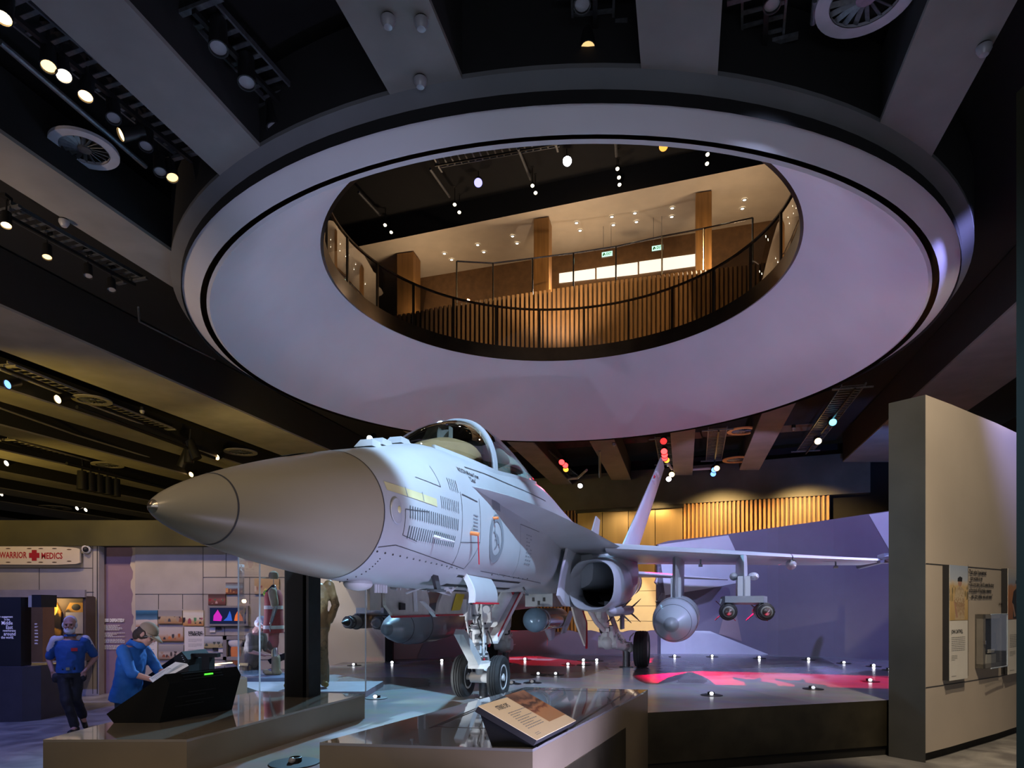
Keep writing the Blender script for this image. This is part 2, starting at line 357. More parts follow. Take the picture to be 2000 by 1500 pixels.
# ---- camouflage graphic wall behind the aircraft
wl=[(-2.8,15.5),(-1.24,16.2),(-.1,16.85),(2.2,17.25),(4.57,17.35),(6.65,17.1),(7.9,16.1),(8.75,15.25),(9.6,14.4)]
def wallpt(px,py,off=.0):
    t=(px-1000)/FOC
    for (x0,y0),(x1,y1) in zip(wl[:-1],wl[1:]):
        den=(x1-x0)-t*(y1-y0)
        s=(t*y0-x0)/den
        if -1e-6<=s<=1.0001:
            Y=y0+(y1-y0)*s-off; return Vector((t*Y,Y,CZ+(HZ-py)/FOC*Y))
    Y=wl[-1][1]-off if t>0 else wl[0][1]-off
    return Vector((t*Y,Y,CZ+(HZ-py)/FOC*Y))
mgr=mat('lavender_grey_graphic',(.16,.15,.185),.75,var=.03); mgl=mat('pale_grey_graphic',(.55,.6,.63),.75,var=.03); mgb=mat('mauve_brown_graphic',(.27,.215,.215),.75,var=.04)
mb=MB()
top=[(1287,1063),(1300,1057),(1400,1046),(1500,1032),(1600,1018),(1742,997),(1800,988)]
left=[(1287,1063),(1286,1075),(1292,1082),(1287,1093),(1284,1106),(1292,1118),(1294,1126),(1286,1137),(1285,1146),(1295,1158),(1290,1175),(1286,1190),(1290,1215),(1284,1232)]
cols=[1284+ (1800-1284)*i/24 for i in range(25)]
def topy(px):
    for (a0,b0),(a1,b1) in zip(top[:-1],top[1:]):
        if a0<=px<=a1: return b0+(b1-b0)*(px-a0)/(a1-a0)
    return 1063
grid=[[wallpt(p,1293 if r==0 else topy(p)) for p in cols] for r in (0,1)]
for i in range(24):
    a,b_,c,d=grid[0][i],grid[0][i+1],grid[1][i+1],grid[1][i]; a=a.copy();b_=b_.copy();a.z=b_.z=ST-.02
    nrm=Vector((0,.18,0)); mb.loft([[a,b_,c,d],[a+nrm,b_+nrm,c+nrm,d+nrm]])
# scalloped free edge at the left end
for (x0,y0),(x1,y1) in zip(left[:-1],left[1:]):
    mb.loft([[wallpt(x0-4+7*math.sin(y0*.16),y0),wallpt(1300,y0),wallpt(1300,y1),wallpt(x1-4+7*math.sin(y1*.16),y1)],[p+Vector((0,.17,0)) for p in (wallpt(x0-4+7*math.sin(y0*.16),y0),wallpt(1300,y0),wallpt(1300,y1),wallpt(x1-4+7*math.sin(y1*.16),y1))]],m=1 if y0<1170 else 0)
wg=struct(mb.build('wall_right_graphic',[mgr,mgl],smooth=20))
def patch(pts,m_,par,off=.012,sub=8):
    mb=MB(); ring=[]
    for (x0,y0),(x1,y1) in zip(pts,pts[1:]+pts[:1]):
        for i in range(sub): ring.append((x0+(x1-x0)*i/sub,y0+(y1-y0)*i/sub))
    # slice into columns so the patch follows the curve
    xs=[p[0] for p in pts]; lo,hi=min(xs),max(xs); nn=max(4,int((hi-lo)/12))
    def span(x):
        ys=[]
        for (x0,y0),(x1,y1) in zip(pts,pts[1:]+pts[:1]):
            if (x0-x)*(x1-x)<0: ys.append(y0+(y1-y0)*(x-x0)/(x1-x0))
        return (min(ys),max(ys)) if len(ys)>1 else None
    prev=None
    for i in range(nn+1):
        x=lo+(hi-lo)*(.002+.996*i/nn); s=span(x)
        if s and prev: mb.quad(wallpt(prev[0],prev[2],off),wallpt(x,s[1],off),wallpt(x,s[0],off),wallpt(prev[0],prev[1],off))
        prev=(x,)+s if s else None
    return mb.build('painted_patch',m_,par,smooth=20)
patch([(1286,1064),(1425,1045),(1436,1075),(1460,1135),(1380,1150),(1296,1163),(1296,1080)],mgl,wg)
patch([(1290,1232),(1385,1232),(1508,1281),(1290,1281)],mgl,wg)
patch([(1697,1005),(1745,998),(1745,1088)],mgl,wg)
patch([(1412,1195),(1440,1195),(1449,1253),(1404,1238)],mgb,wg,.013)
# low scalloped wall
mb=MB(); low=[]
for i in range(61):
    px=752+(1290-752)*i/60; py=1236-5*abs(math.sin(px*.075)) if px>1015 else 1232
    low.append(px); p=wallpt(px,py); q=Vector((p.x,p.y,ST-.02))
    if i: mb.loft([[pq,q,p,pp],[v+Vector((0,.14,0)) for v in (pq,q,p,pp)]])
    pp,pq=p,q
wlow=struct(mb.build('wall_low',mgb,smooth=20))
patch([(812,1290),(900,1290),(950,1233),(838,1233)],mgr,wlow); patch([(985,1287),(1000,1287),(960,1233),(930,1233)],mgr,wlow)
# cream wall and dark strip at the left end of the stage
mb=MB(); p0=at(612,1293,14.6); p1=at(752,1293,14.85)
mb.prism([(p0.x,p0.y,ST-.7),(p1.x,p1.y,ST-.7),(p1.x,p1.y+.2,ST-.7),(p0.x,p0.y+.2,ST-.7)],(0,0,3.3)); struct(mb.build('wall_end',M['cream'],smooth=0))
mb=MB(); p2=at(766,1293,14.95); mb.prism([(p1.x,p1.y,ST),(p2.x,p2.y,ST),(p2.x,p2.y+.2,ST),(p1.x,p1.y+.2,ST)],(0,0,2.4)); struct(mb.build('trim_%d'%k,M['kick'],smooth=0)); k+=1
# ---- left gallery wall (frontal, 15 m away)
WY=15.0
def wrect(mb,x0,y0,x1,y1,Y,t=.04,m=0):
    a=at(x0,y1,Y); b_=at(x1,y0,Y); mb.box(((a.x+b_.x)/2,Y+t/2,(a.z+b_.z)/2),(b_.x-a.x,t,b_.z-a.z),m=m)
mb=MB(); wrect(mb,-260,1064,193,1362,WY-.25,.2); o=struct(mb.build('wall_left',M['panelwall'],smooth=0))
mb=MB()
for x0,y0,x1,y1 in((-200,1109,180,1110.2),(-200,1156,183,1157.2),(76,1110,77,1156),(0,1291,188,1292.2),(180.5,1064,181.5,1355),(189,1064,191,1355)): wrect(mb,x0,y0,x1,y1,WY-.256,.01)
mb.build('joint_lines',M['seam'],o,smooth=0)
mb=MB(); wrect(mb,193,1066,262,1358,WY+.02,.1); struct(mb.build('wall_mauve',M['purple'],smooth=0))
mb=MB(); edge=[(256,1066)]; rr=random.Random(5)
for i in range(36): edge.append((256+2.2*math.sin(i*.9)+rr.uniform(-1.2,1.2)+i*.12,1066+i*6.3))
pts=[at(x,y,WY-.02) for x,y in edge]+[at(268,1292,WY-.02),at(268,1066,WY-.02)]
mb.prism(pts,(0,.06,0)); struct(mb.build('trim_%d'%k,M['cream'],smooth=0)); k+=1
mb=MB(); wrect(mb,264,1068,640,1360,WY-.05,.2); og=struct(mb.build('wall_gallery',M['panelwall'],smooth=0))
mb=MB()
for x0,y0,x1,y1 in((264,1160,398,1161),(309,1161,310,1190),(356,1161,357,1190),(396,1068,397,1300),(397,1127,640,1128),(441,1068,442,1127),(397,1160,500,1161),(397,1224,500,1225),(397,1241,500,1242),(438,1225,439,1288),(475,1128,476,1160),(397,1288,560,1289),(487,1128,488,1180)): wrect(mb,x0,y0,x1,y1,WY-.056,.01)
mb.build('joint_lines',M['seam'],og,smooth=0)
# olive bulkhead above the gallery walls and dark backstop far behind
mb=MB(); wrect(mb,-400,1016,700,1066,WY-.35,.6); struct(mb.build('trim_%d'%k,M['olive'],smooth=0)); k+=1
mb=MB(); mb.box((-25,45,4.5),(60,.2,9)); struct(mb.build('wall_far_left',M['void'],smooth=0))
# ---- curved wall at right with its dark steel end
cw=[(5.2,8.37),(5.8,8.78),(6.38,9.2),(7.05,9.68),(7.73,10.2),(8.7,11.0),(9.6,11.9)]
mb=MB(); ZT=4.63
R0=[(x,y,.12) for x,y in cw]; 
mb.loft([[(x,y,.12) for x,y in cw],[(x,y,ZT) for x,y in cw]],False,False,False,0)
mb.loft([[(x,y,ZT) for x,y in cw],[(x-.26,y+.36,ZT) for x,y in cw]],False,False,False,0)
mb.loft([[(x-.03,y+.05,0) for x,y in cw],[(x-.03,y+.05,.13) for x,y in cw]],False,False,False,1)
mb.quad((5.2,8.37,0),(4.94,8.73,0),(4.94,8.73,ZT),(5.2,8.37,ZT),2)
mb.loft([[(x-.26,y+.36,0) for x,y in cw],[(x-.26,y+.36,ZT) for x,y in cw]],False,False,False,2)
mcw=mat('warm_white_wall_panel',(.5,.43,.36),.7,var=.04,scale=1.5)
wr=struct(mb.build('wall_right',[mcw,M['kick'],M['darkface']],smooth=30))
def cwpt(px,py,off=.0):
    t=(px-1000)/FOC
    for (x0,y0),(x1,y1) in zip(cw[:-1],cw[1:]):
        den=(x1-x0)-t*(y1-y0); s=(t*y0-x0)/den
        if -1e-6<=s<=1.0001:
            Y=y0+(y1-y0)*s; n_=Vector((y1-y0,-(x1-x0),0)).normalized(); p=Vector((t*Y,Y,CZ+(HZ-py)/FOC*Y)); return p+n_*off
mb=MB()
def seamline(z,x0=0,x1=99):
    for (ax,ay),(bx_,by) in zip(cw[:-1],cw[1:]):
        if ax<x0-.01 or bx_>x1+.01: continue
        n_=Vector((by-ay,-(bx_-ax),0)).normalized()*.004; mb.quad(Vector((ax,ay,z))+n_,Vector((bx_,by,z))+n_,Vector((bx_,by,z+.012))+n_,Vector((ax,ay,z+.012))+n_)
seamline(.94); seamline(2.5)
a=cwpt(1890,1103,.004);c=cwpt(1890,1320,.004); mb.quad(a,a+Vector((.008,.006,0)),c+Vector((.008,.006,0)),c)
mb.build('joint_lines',M['seam'],wr,smooth=0)
# dark pier at the right edge of the view
mb=MB(); mb.box((3.81,3.5,3.02),(.8,2.0,4.7)); mb.box((3.815,3.5,1.24),(.8,2.0,2.48),m=1) if False else None
mpier=mat('dark_olive_pier',(.02,.02,.008),.8,var=.1,spec=.2)
mb=MB(); mb.box((3.81,3.5,2.72),(.8,2.0,5.44)); struct(mb.build('wall_pier',mpier,smooth=0))
# ---- upper level, seen through the void
HU=14.5; ZU=CZ+HU
def up(px,py,h): Y=h*FOC/(HZ-py); return Vector(((px-1000)/FOC*Y,Y,CZ+h))
e0=up(560,510,HU); e1=up(1640,290,HU); ed=(e1-e0).normalized(); en=Vector((-ed.y,ed.x,0))
mb=MB(); mb.quad(e0,e1,e1+en*7,e0+en*7); mb.quad(e0,e1,e1+Vector((0,0,1.2)),e0+Vector((0,0,1.2)),1); struct(mb.build('ceiling',[M['cream'],M['void']],smooth=0))
mb=MB(); z=ZU+.9; mb.quad((-25,2,z),(25,2,z),(25,34,z),(-25,34,z)); struct(mb.build('ceiling',M['void'],smooth=0))
bw0=up(820,543,HU); bw1=up(1620,412,HU)
mb=MB(); mb.quad(bw0+Vector((0,0,.3)),bw1+Vector((0,0,.3)),bw1-Vector((0,0,8)),bw0-Vector((0,0,8))); struct(mb.build('wall_upper',mat('upper_brown_wall',(.16,.085,.035),.6,var=.2),smooth=0))
bd=(bw1-bw0).normalized()
# sides so the void is closed
mb=MB()
for s in(-1,1): mb.quad((DC[0]+s*17,2,9),(DC[0]+s*17,34,9),(DC[0]+s*17,34,18),(DC[0]+s*17,2,18))
mb.quad((-25,33,9),(25,33,9),(25,33,18),(-25,33,18)); struct(mb.build('wall_upper_side',M['wooddk'],smooth=0))
# white lit windows in the brown wall
def bwp(px,py,off=.05):
    t=(px-1000)/FOC; s=(t*bw0.y-bw0.x)/(bd.x-t*bd.y); p=bw0+bd*s; q=Vector((p.x,p.y-off,0)); q.z=CZ+(HZ-py)/FOC*q.y; return q
mlw=mat('glowing_window_white',(.8,.76,.68),.5,emit=(1,.93,.8),es=1.1)
for i,(x0,x1,ya,yb,yc,yd) in enumerate(((1092,1162,534,524,545,553),(1165,1245,523,512,536,545),(1248,1364,511,495,519,535))):
    mb=MB(); mb.quad(bwp(x0,yd),bwp(x1,yc),bwp(x1,yb),bwp(x0,ya)); o=struct(mb.build('window_%d'%(i+1),mlw,smooth=0))
# curved slat parapet across the void, with a mezzanine balustrade
RS=8.6
def sp(px):   # where column px meets the far arc of radius RS
    t=(px-1000)/FOC; a=1+t*t; b_=-2*(t*DC[0]+DC[1]); c=DC[0]**2+DC[1]**2-RS*RS
    Y=(-b_+math.sqrt(b_*b_-4*a*c))/2/a; return Vector((t*Y,Y,0))
mb=MB(); N=100; pts=[]
def slat_top(px): 
    xs=[(640,640),(800,612),(880,596),(985,580),(1150,556),(1330,533),(1480,517),(1580,505)]
    for (a0,b0),(a1,b1) in zip(xs[:-1],xs[1:]):
        if a0<=px<=a1: return b0+(b1-b0)*(px-a0)/(a1-a0)
    return 505
for i in range(N):
    px=700+(1580-700)*i/(N-1); p=sp(px); zt=CZ+(HZ-slat_top(px))/FOC*p.y; pts.append((p,zt))
    d=Vector((p.x-DC[0],p.y-DC[1],0)); mb.box((p.x,p.y,(ZO+.3+zt)/2),(.09,.12,zt-ZO-.3),math.atan2(d.y,d.x)+PI/2,0)
for (p,z1),(q,z2) in zip(pts[:-1],pts[1:]):
    o_=Vector(((p.x-DC[0])*.015,(p.y-DC[1])*.015,0)); mb.quad(p+o_+Vector((0,0,ZO+.3)),q+o_+Vector((0,0,ZO+.3)),q+o_+Vector((0,0,z2)),p+o_+Vector((0,0,z1)),1)
struct(mb.build('wall_slats_upper',[M['wood'],M['wooddk']],smooth=0))
# timber-clad columns
mcol=mat('timber_column_cladding',(.3,.15,.045),.5,var=.2,scale=2,stretch=(5,5,.3))
for (px,py,w) in((796,492,34),(1061,424,30),(1378,373,30)):
    p=up(px,py,HU)-Vector((0,0,.05)); mb=MB(); ww=w/FOC*p.y
    mb.box((p.x,p.y+ww/2,(ZO+.3+p.z)/2),(ww,ww*1.1,p.z-ZO-.3),math.atan2(ed.y,ed.x)+.1); struct(mb.build('trim_%d'%k,mcol,smooth=0)); k+=1
# ================================================================== FIGHTER JET (local: x aft, y starboard, z up from stage)
TH=math.radians(16.6)
JET_LOC=Vector((-1.968,3.604,ST)); JET_RZ=PI/2-TH
def A(x,p,z): return Vector((x,-p,z))           # p = port offset
def jw(x,p,z):                                   # jet point -> world
    return JET_LOC+Matrix.Rotation(JET_RZ,3,'Z')@A(x,p,z)
jet=thing('fighter_jet','pale grey fighter jet on display, nose towards the camera, under the round opening','aircraft',JET_LOC,JET_RZ)
SEC=[ # x zc hw ht hb nt nb
(1.75,1.967,.505,.508,.508,2,2),(2.3,2.02,.56,.605,.585,2.05,2.15),(3.12,2.08,.61,.77,.655,2.3,2.4),(3.6,2.09,.635,.80,.67,2.6,2.6),(4.1,2.1,.65,.83,.675,3,2.7),
(4.6,2.1,.66,.86,.675,3,2.8),(5.5,2.1,.68,.95,.665,3,2.9),(6.3,2.1,.68,1.03,.655,2.9,2.9),(7.0,2.1,.66,1.09,.65,2.8,2.9),(7.7,2.1,.63,1.06,.65,2.8,2.9),(8.6,2.1,.62,.96,.65,2.7,2.9),(10,2.1,.68,.8,.62,2.5,2.8),(12,2.1,.78,.62,.55,2.4,2.8),(13.6,2.05,.78,.5,.48,2.4,2.8),(15.2,2.0,.6,.35,.35,2.2,2.5)]
def lerp(tab,x):
    if x<=tab[0][0]: return tab[0][1:]
    for k in range(len(tab)-1):
        a,b_=tab[k],tab[k+1]
        if x<=b_[0]:
            t=(x-a[0])/(b_[0]-a[0]); p=tab[max(k-1,0)]; q=tab[min(k+2,len(tab)-1)]; o=[]
            for i in range(1,len(a)):
                m0=(b_[i]-p[i])/(b_[0]-p[0])*(b_[0]-a[0]) if k>0 else b_[i]-a[i]; m1=(q[i]-a[i])/(q[0]-a[0])*(b_[0]-a[0]) if k+2<len(tab) else b_[i]-a[i]
                o.append((2*t**3-3*t*t+1)*a[i]+(t**3-2*t*t+t)*m0+(-2*t**3+3*t*t)*b_[i]+(t**3-t*t)*m1)
            return tuple(o)
    return tab[-1][1:]
ZCUT=[(3.12,2.86),(3.3,2.835),(3.6,2.81),(4.1,2.79),(4.6,2.82),(5.5,2.93),(6.3,3.02),(7.0,3.12),(7.25,3.19)]
def zcut(x): return lerp(ZCUT,x)[0] if 3.12<=x<=7.25 else 99
def fpar(x):
    if x<1.75:
        r=.508*(max(x,.0)/1.75)**.63; return (1.783+.105*x,r*.995,r,r,2,2)
    return lerp(SEC,x)
def fp(x,ang,off=0):
    """fuselage surface point, ang in degrees: -90 belly, 0 port side, 90 top"""
    zc,hw,ht,hb,nt,nb=fpar(x); a=math.radians(ang); c,s=math.cos(a),math.sin(a)
    n=nt if s>=0 else nb; h=ht if s>=0 else hb
    y=hw*math.copysign(abs(c)**(2/n),c); z=zc+h*math.copysign(abs(s)**(2/n),s)
    z=min(z,zcut(x))
    if off: 
        v=Vector((0,y/hw**2,(z-zc)/h**2)).normalized()*off; y+=v.y; z+=v.z
    return A(x,y,z)
def fy(x,z,off=.004):
    zc,hw,ht,hb,nt,nb=fpar(x); n=nt if z>zc else nb; h=ht if z>zc else hb
    k=min(.999,abs((z-zc)/h)); y=hw*(1-k**n)**(1/n); s=1 if z>zc else -1
    v=Vector((y/hw**2,(z-zc)/h**2)).normalized()*off
    return A(x,y+v.x,z+v.y)
def fyP(x,z,off=.004,side=1):
    v=fy(x,z,off); return Vector((v.x,v.y*side,v.z))
def fring(x,n=56,off=0): return [fp(x,-90+360*i/n,off) for i in range(n)]
mb=MB(); xs=[.018,.035,.06,.1,.15,.22,.3,.38,.45,.55,.7,.85,1.0,1.2,1.4,1.6,1.75]; mb.loft([fring(x) for x in xs],True,True); mb.build('radome',M['radome'],jet,60)
mb=MB(); mb.loft([fring(x,24,.002) for x in(.003,.008,.016,.026)],True,True); mb.build('nose_tip',M['nosecap'],jet,60)
mb=MB(); xs=[1.75+.1*i for i in range(59)]+[7.7+.25*i for i in range(31)]; mb.loft([fring(x) for x in xs],True,True); mb.build('fuselage',M['ac'],jet,40)
for x in(.45,1.75): mb=MB(); mb.loft([fring(x-.006,64,.0025),fring(x+.006,64,.0025)],False,False); mb.build('panel_joint',M['seam'],jet,0)
def fline(pts,w=.006,off=.003):
    mb=MB(); P=[fyP(x,z,off) for x,z in pts]
    for a,b_,(x0,z0),(x1,z1) in zip(P[:-1],P[1:],pts[:-1],pts[1:]):
        d=Vector((x1-x0,0,z1-z0)).normalized(); n_=Vector((-d.z,0,d.x))*w/2
        q=[fyP(x0-n_.x,z0-n_.z,off),fyP(x1-n_.x,z1-n_.z,off),fyP(x1+n_.x,z1+n_.z,off),fyP(x0+n_.x,z0+n_.z,off)]; mb.quad(*q)
    mb.build('panel_line',M['seam'],jet,0)
def sub(a,b_,n): return [(a[0]+(b_[0]-a[0])*i/n,a[1]+(b_[1]-a[1])*i/n) for i in range(n+1)]
fline(sub((1.78,1.70),(2.0,1.735),3)+sub((2.0,1.735),(3.45,1.62),10)); fline(sub((3.5,2.665),(6.6,2.78),24),.012); fline(sub((3.15,1.6),(3.15,2.35),10)); fline(sub((3.45,1.62),(3.62,1.9),4)); fline(sub((3.15,1.86),(3.62,1.9),4)); fline(sub((3.62,1.9),(3.6,2.35),6))
fline(sub((3.18,2.33),(3.55,2.31),4),.012); fline(sub((2.05,2.03),(2.45,2.06),3)); fline(sub((2.05,2.03),(2.05,1.82),3)); fline(sub((2.05,1.82),(2.3,1.79),3)); fline(sub((5.0,1.62),(5.0,2.25),8)); fline(sub((5.0,2.25),(5.9,2.25),6)); fline(sub((3.9,1.62),(6.6,1.58),14)); fline(sub((2.35,2.35),(2.75,2.33),3)); fline(sub((2.75,2.33),(2.72,2.52),3))
mb=MB()
for i in range(14): 
    x=1.8+i*.115; mb.ball(fyP(x,1.67-.004*i+.0,.002),.009,6,4)
for i in range(8):
    mb.ball(fyP(4.3+i*.2,1.6+.01*(i%2),.002),.009,6,4)
for i in range(10): mb.ball(fyP(1.9,1.62-.02*i,.002),.006,6,4)
tag(mb.build('rivets',M['seam'],jet,0),kind='stuff')
# louvres of the gun bay
mb=MB()
def slot(x,z0,z1,w=.014): mb.quad(fyP(x,z0),fyP(x+w,z0),fyP(x+w,z1),fyP(x,z1)) if abs(z1-z0)<.12 else mb.loft([[fyP(x,z0+(z1-z0)*i/3),fyP(x+w,z0+(z1-z0)*i/3)] for i in range(4)],False,False,False)
for i in range(24): slot(2.12+i*.04,1.965,2.07)
tag(mb.build('gun_bay_louvres',M['slot'],jet,0),kind='stuff'); mb=MB()
for i in range(23): slot(2.12+i*.04,1.80,1.905)
tag(mb.build('gun_bay_louvres',M['slot'],jet,0),kind='stuff'); mb=MB()
for i in range(10): slot(2.70+i*.04,2.13,2.24,.01)
tag(mb.build('gun_bay_louvres',M['slot'],jet,0),kind='stuff'); mb=MB()
for i in range(5): slot(2.93+i*.04,2.33,2.45,.008)
tag(mb.build('gun_bay_louvres',M['slot'],jet,0),kind='stuff')
mb=MB(); mb.loft([[fyP(x,2.22-.03*(x-1.85),.004),fyP(x,2.15-.03*(x-1.85),.004)] for x in [1.83+i*.06 for i in range(14)]],False,False,False); mb.build('formation_light_strip',M['strip'],jet,0)
mb=MB()
for x in (2.1,2.36): mb.loft([[fyP(x,2.22,.006),fyP(x+.012,2.22,.006)],[fyP(x,2.14,.006),fyP(x+.012,2.14,.006)]],False,False,False)
for (x,z,w,h) in((3.98,2.3,.26,.14),(2.9,2.0,.0,.0),(5.1,2.02,.02,.0)):
    if w: mb.loft([[fyP(x+w*i/3,z+h,.004),fyP(x+w*i/3,z,.004)] for i in range(4)],False,False,False)
for j in range(9): 
    for i in range(3): 
        if random.random()<.7: x=5.25+i*.09; z=1.78+j*.045; mb.quad(fyP(x,z),fyP(x+.06,z),fyP(x+.06,z+.014),fyP(x,z+.014))
for j in range(6):
    x=3.42; z=1.98+j*.035; mb.quad(fyP(x,z),fyP(x+.12,z),fyP(x+.12,z+.012),fyP(x,z+.012))
mb.build('stencil_marks',M['acdk'],jet,0)
# round sensor window
mb=MB(); c=fyP(1.93,2.0,0); n_=(fyP(1.93,2.0,.1)-c).normalized(); mb.lathe([(0,.105),(.008,.1),(.01,.072),(.018,.05),(.02,.0)],c-n_*.004,n_,24); o=mb.build('angle_sensor',M['ac'],jet)
mb=MB(); mb.ball(c+n_*.014+Vector((.01,0,.01)),(.03,.012,.03),12,8); mb.build('sensor_lens',M['strip'],o)
# national roundel with kangaroo
def on_side(cx,cz,pts,off): return [fyP(cx+u,cz+v,off) for u,v in pts]
mb=MB(); cx,cz=4.12,1.99; n=40
o1=[(.235*math.cos(2*PI*i/n),.265*math.sin(2*PI*i/n)) for i in range(n)]; i1=[(.165*math.cos(2*PI*i/n),.185*math.sin(2*PI*i/n)) for i in range(n)]
mb.loft([on_side(cx,cz,o1,.005),on_side(cx,cz,i1,.005)],False,False)
kan=[(-.12,.06),(-.09,.085),(-.075,.115),(-.065,.085),(-.03,.05),(.01,.045),(.05,.02),(.075,-.02),(.1,-.075),(.135,-.125),(.085,-.085),(.055,-.055),(.03,-.06),(.0,-.1),(-.05,-.12),(-.055,-.105),(-.01,-.08),(-.005,-.045),(-.03,-.01),(-.06,-.035),(-.07,-.02),(-.05,.02),(-.085,.05)]
mb.poly(on_side(cx,cz,kan,.006)); mb.build('kangaroo_roundel',M['acdk'],jet,0)
# pilot name
mb=MB()
for s,x0,z0,sz in(('WGCDR Michael Grant',3.50,2.595,.066),('"Cletus"',3.54,2.53,.066)):
    vs,fs=text_mesh(s,sz,'CENTER',.72,.0012); mb.add([fyP(x0+u,z0+v+(.0*(u)),.005) for u,v in vs],fs)
mb.build('name_lettering',M['ink'],jet,0)
# canopy --------------------------------------------------------
ZT_=[(3.12,2.862),(3.35,2.99),(3.7,3.17),(4.1,3.335),(4.6,3.475),(5.1,3.53),(5.6,3.5),(6.2,3.41),(6.8,3.29),(7.25,3.2)]
def gw(x):
    zc,hw,ht,hb,nt,nb=fpar(x); k=(zcut(x)-zc)/ht; return hw*max(0,1-min(k,1)**nt)**(1/nt)*.985
def gring(x,n=20,s=1.0,a0=0,a1=180):
    w=max(gw(x)*s,.02); zb_=zcut(x); zt=lerp(ZT_,x)[0]; h=max((zt-zb_)*s,.004)
    return [A(x,w*math.copysign(abs(math.cos(t))**.92,math.cos(t)),zb_+h*math.sin(t)**.95 if math.sin(t)>0 else zb_) for t in [math.radians(a0+(a1-a0)*i/n) for i in range(n+1)]]
mb=MB(); mb.loft([gring(x) for x in [3.13,3.2,3.3,3.45,3.6,3.8,4.0,4.2,4.4,4.52]],False,False,False); mb.build('windscreen',M['canopyglass'],jet,80)
mb=MB(); mb.loft([gring(x) for x in [4.60,4.8,5.0,5.3,5.6,5.9,6.2,6.5,6.8,7.0,7.2]],False,False,False); mb.build('canopy_glass',M['canopyglass'],jet,80)
mb=MB(); R_=[gring(4.5,28,1.03),gring(4.5,28,.93),gring(4.64,28,.93),gring(4.64,28,1.03)]
mb.loft(R_+[R_[0]],False,False,False); mb.build('canopy_arch',M['ac'],jet,40)
mb=MB()
for sgn in(1,-1):
    mb.loft([[A(x,sgn*(gw(x)+.03),zcut(x)-.05),A(x,sgn*(gw(x)+.012),zcut(x)+.03),A(x,sgn*(gw(x)-.02),zcut(x)+.03),A(x,sgn*(gw(x)-.02),zcut(x)-.05)] for x in [3.3+.2*i for i in range(20)]],True,True)
mb.build('canopy_sill',M['ac'],jet,30)
mb=MB(); mb.loft([[A(x,gw(x)*.93,zcut(x)+.004),A(x,-gw(x)*.93,zcut(x)+.004)] for x in [3.3+.2*i for i in range(19)]],False,False,False); mb.build('cockpit_floor',M['dark'],jet,0)
mb=MB()
def cring(x,w,h): return [A(x,w*math.cos(t),zcut(x)+h*math.sin(t)**.8) for t in [PI*i/14 for i in range(15)]]
mb.loft([cring(3.5,.22,.1),cring(3.75,.34,.24),cring(4.05,.42,.35),cring(4.32,.43,.38),cring(4.36,.41,.33)],True,True); mb.build('instrument_coaming',M['coam'],jet,40)
mb=MB(); mb.box(A(4.24,0,3.22),(.03,.14,.1)); mb.box(A(4.2,.07,3.22),(.1,.012,.14)); mb.box(A(4.2,-.07,3.22),(.1,.012,.14)); mb.build('head_up_display',M['acdk'],jet,0)
mb=MB(); mb.box(A(5.25,0,3.05),(.18,.42,.55)); mb.box(A(5.15,0,3.28),(.16,.3,.2)); mb.box(A(5.05,0,2.95),(.3,.4,.16)); mb.cyl(A(5.3,.16,2.9),A(5.3,.16,3.42),.035); mb.cyl(A(5.3,-.16,2.9),A(5.3,-.16,3.42),.035); mb.build('ejection_seat',M['black'],jet,20)
# top blade antennas
for x in(2.43,2.62,3.0):
    mb=MB(); zc_=fpar(x)[0]+fpar(x)[2]; mb.loft([[A(x-.11,.09,zc_-.02),A(x+.12,.09,zc_-.01),A(x+.12,-.09,zc_-.01),A(x-.11,-.09,zc_-.02)],[A(x-.05,.06,zc_+.055),A(x+.12,.06,zc_+.06),A(x+.12,-.06,zc_+.06),A(x-.05,-.06,zc_+.055)]]); mb.build('blade_antenna',M['ac'],jet,0)
mb=MB(); mb.loft([[fp(x,100+s*14,.01) for s in(-1,0,1)] for x in(1.2,1.35,1.5,1.6)],False,False,False); mb.build('radome_hinge',M['seam'],jet,30)
# probes and lower antennas
mb=MB(); c=fyP(2.58,1.86,0); n_=(fyP(2.58,1.86,.1)-c).normalized(); mb.cyl(c,c+n_*.09,.016,.012,8); mb.cyl(c+n_*.09+Vector((-.04,0,0)),c+n_*.09+Vector((.26,0,0)),.013,.008,8); mb.build('pitot_probe',M['wht'],jet)
mb=MB(); c=fyP(3.36,1.97,0); n_=(fyP(3.36,1.97,.1)-c).normalized(); mb.cyl(c,c+n_*.09,.02,.02,12); o=mb.build('probe_cover',M['orange'],jet); mb=MB(); mb.cyl(c+n_*.08,c+n_*.08+Vector((.03,0,-.3)),.006,.006,6); mb.build('cover_ribbon',M['red'],o)
mb=MB(); c=fyP(4.0,2.2,0); mb.cyl(c,c+Vector((0,-.06,0)),.016,.016,10); mb.build('sensor_plug',M['orange'],jet)
mb=MB(); c=fyP(2.95,1.53,0); mb.prism([c+Vector((0,.015,.02)),c+Vector((.12,.015,.02)),c+Vector((.2,.015,-.13)),c+Vector((.1,.015,-.13))],(0,-.03,0)); mb.box(c+Vector((.12,0,-.14)),(.3,.07,.02)); mb.build('blade_antenna',M['seam'],jet,0)
mb=MB(); c=A(5.9,.45,1.5); mb.cyl(c,c+Vector((.02,-.05,-.09)),.014); mb.box(c+Vector((.02,-.05,-.1)),(.12,.02,.025)); mb.build('drain_mast',M['seam'],jet)
mb=MB(); c=A(2.15,.05,1.43); mb.ball(c,(.16,.11,.06),16,8); mb.build('belly_dome',M['wht'],jet)
mb=MB()
for i in range(5): mb.cyl(A(2.45+.05*i,.05,1.45),A(2.45+.05*i,.05,1.36),.016)
mb.build('ammo_drain_stubs',M['wht'],jet)
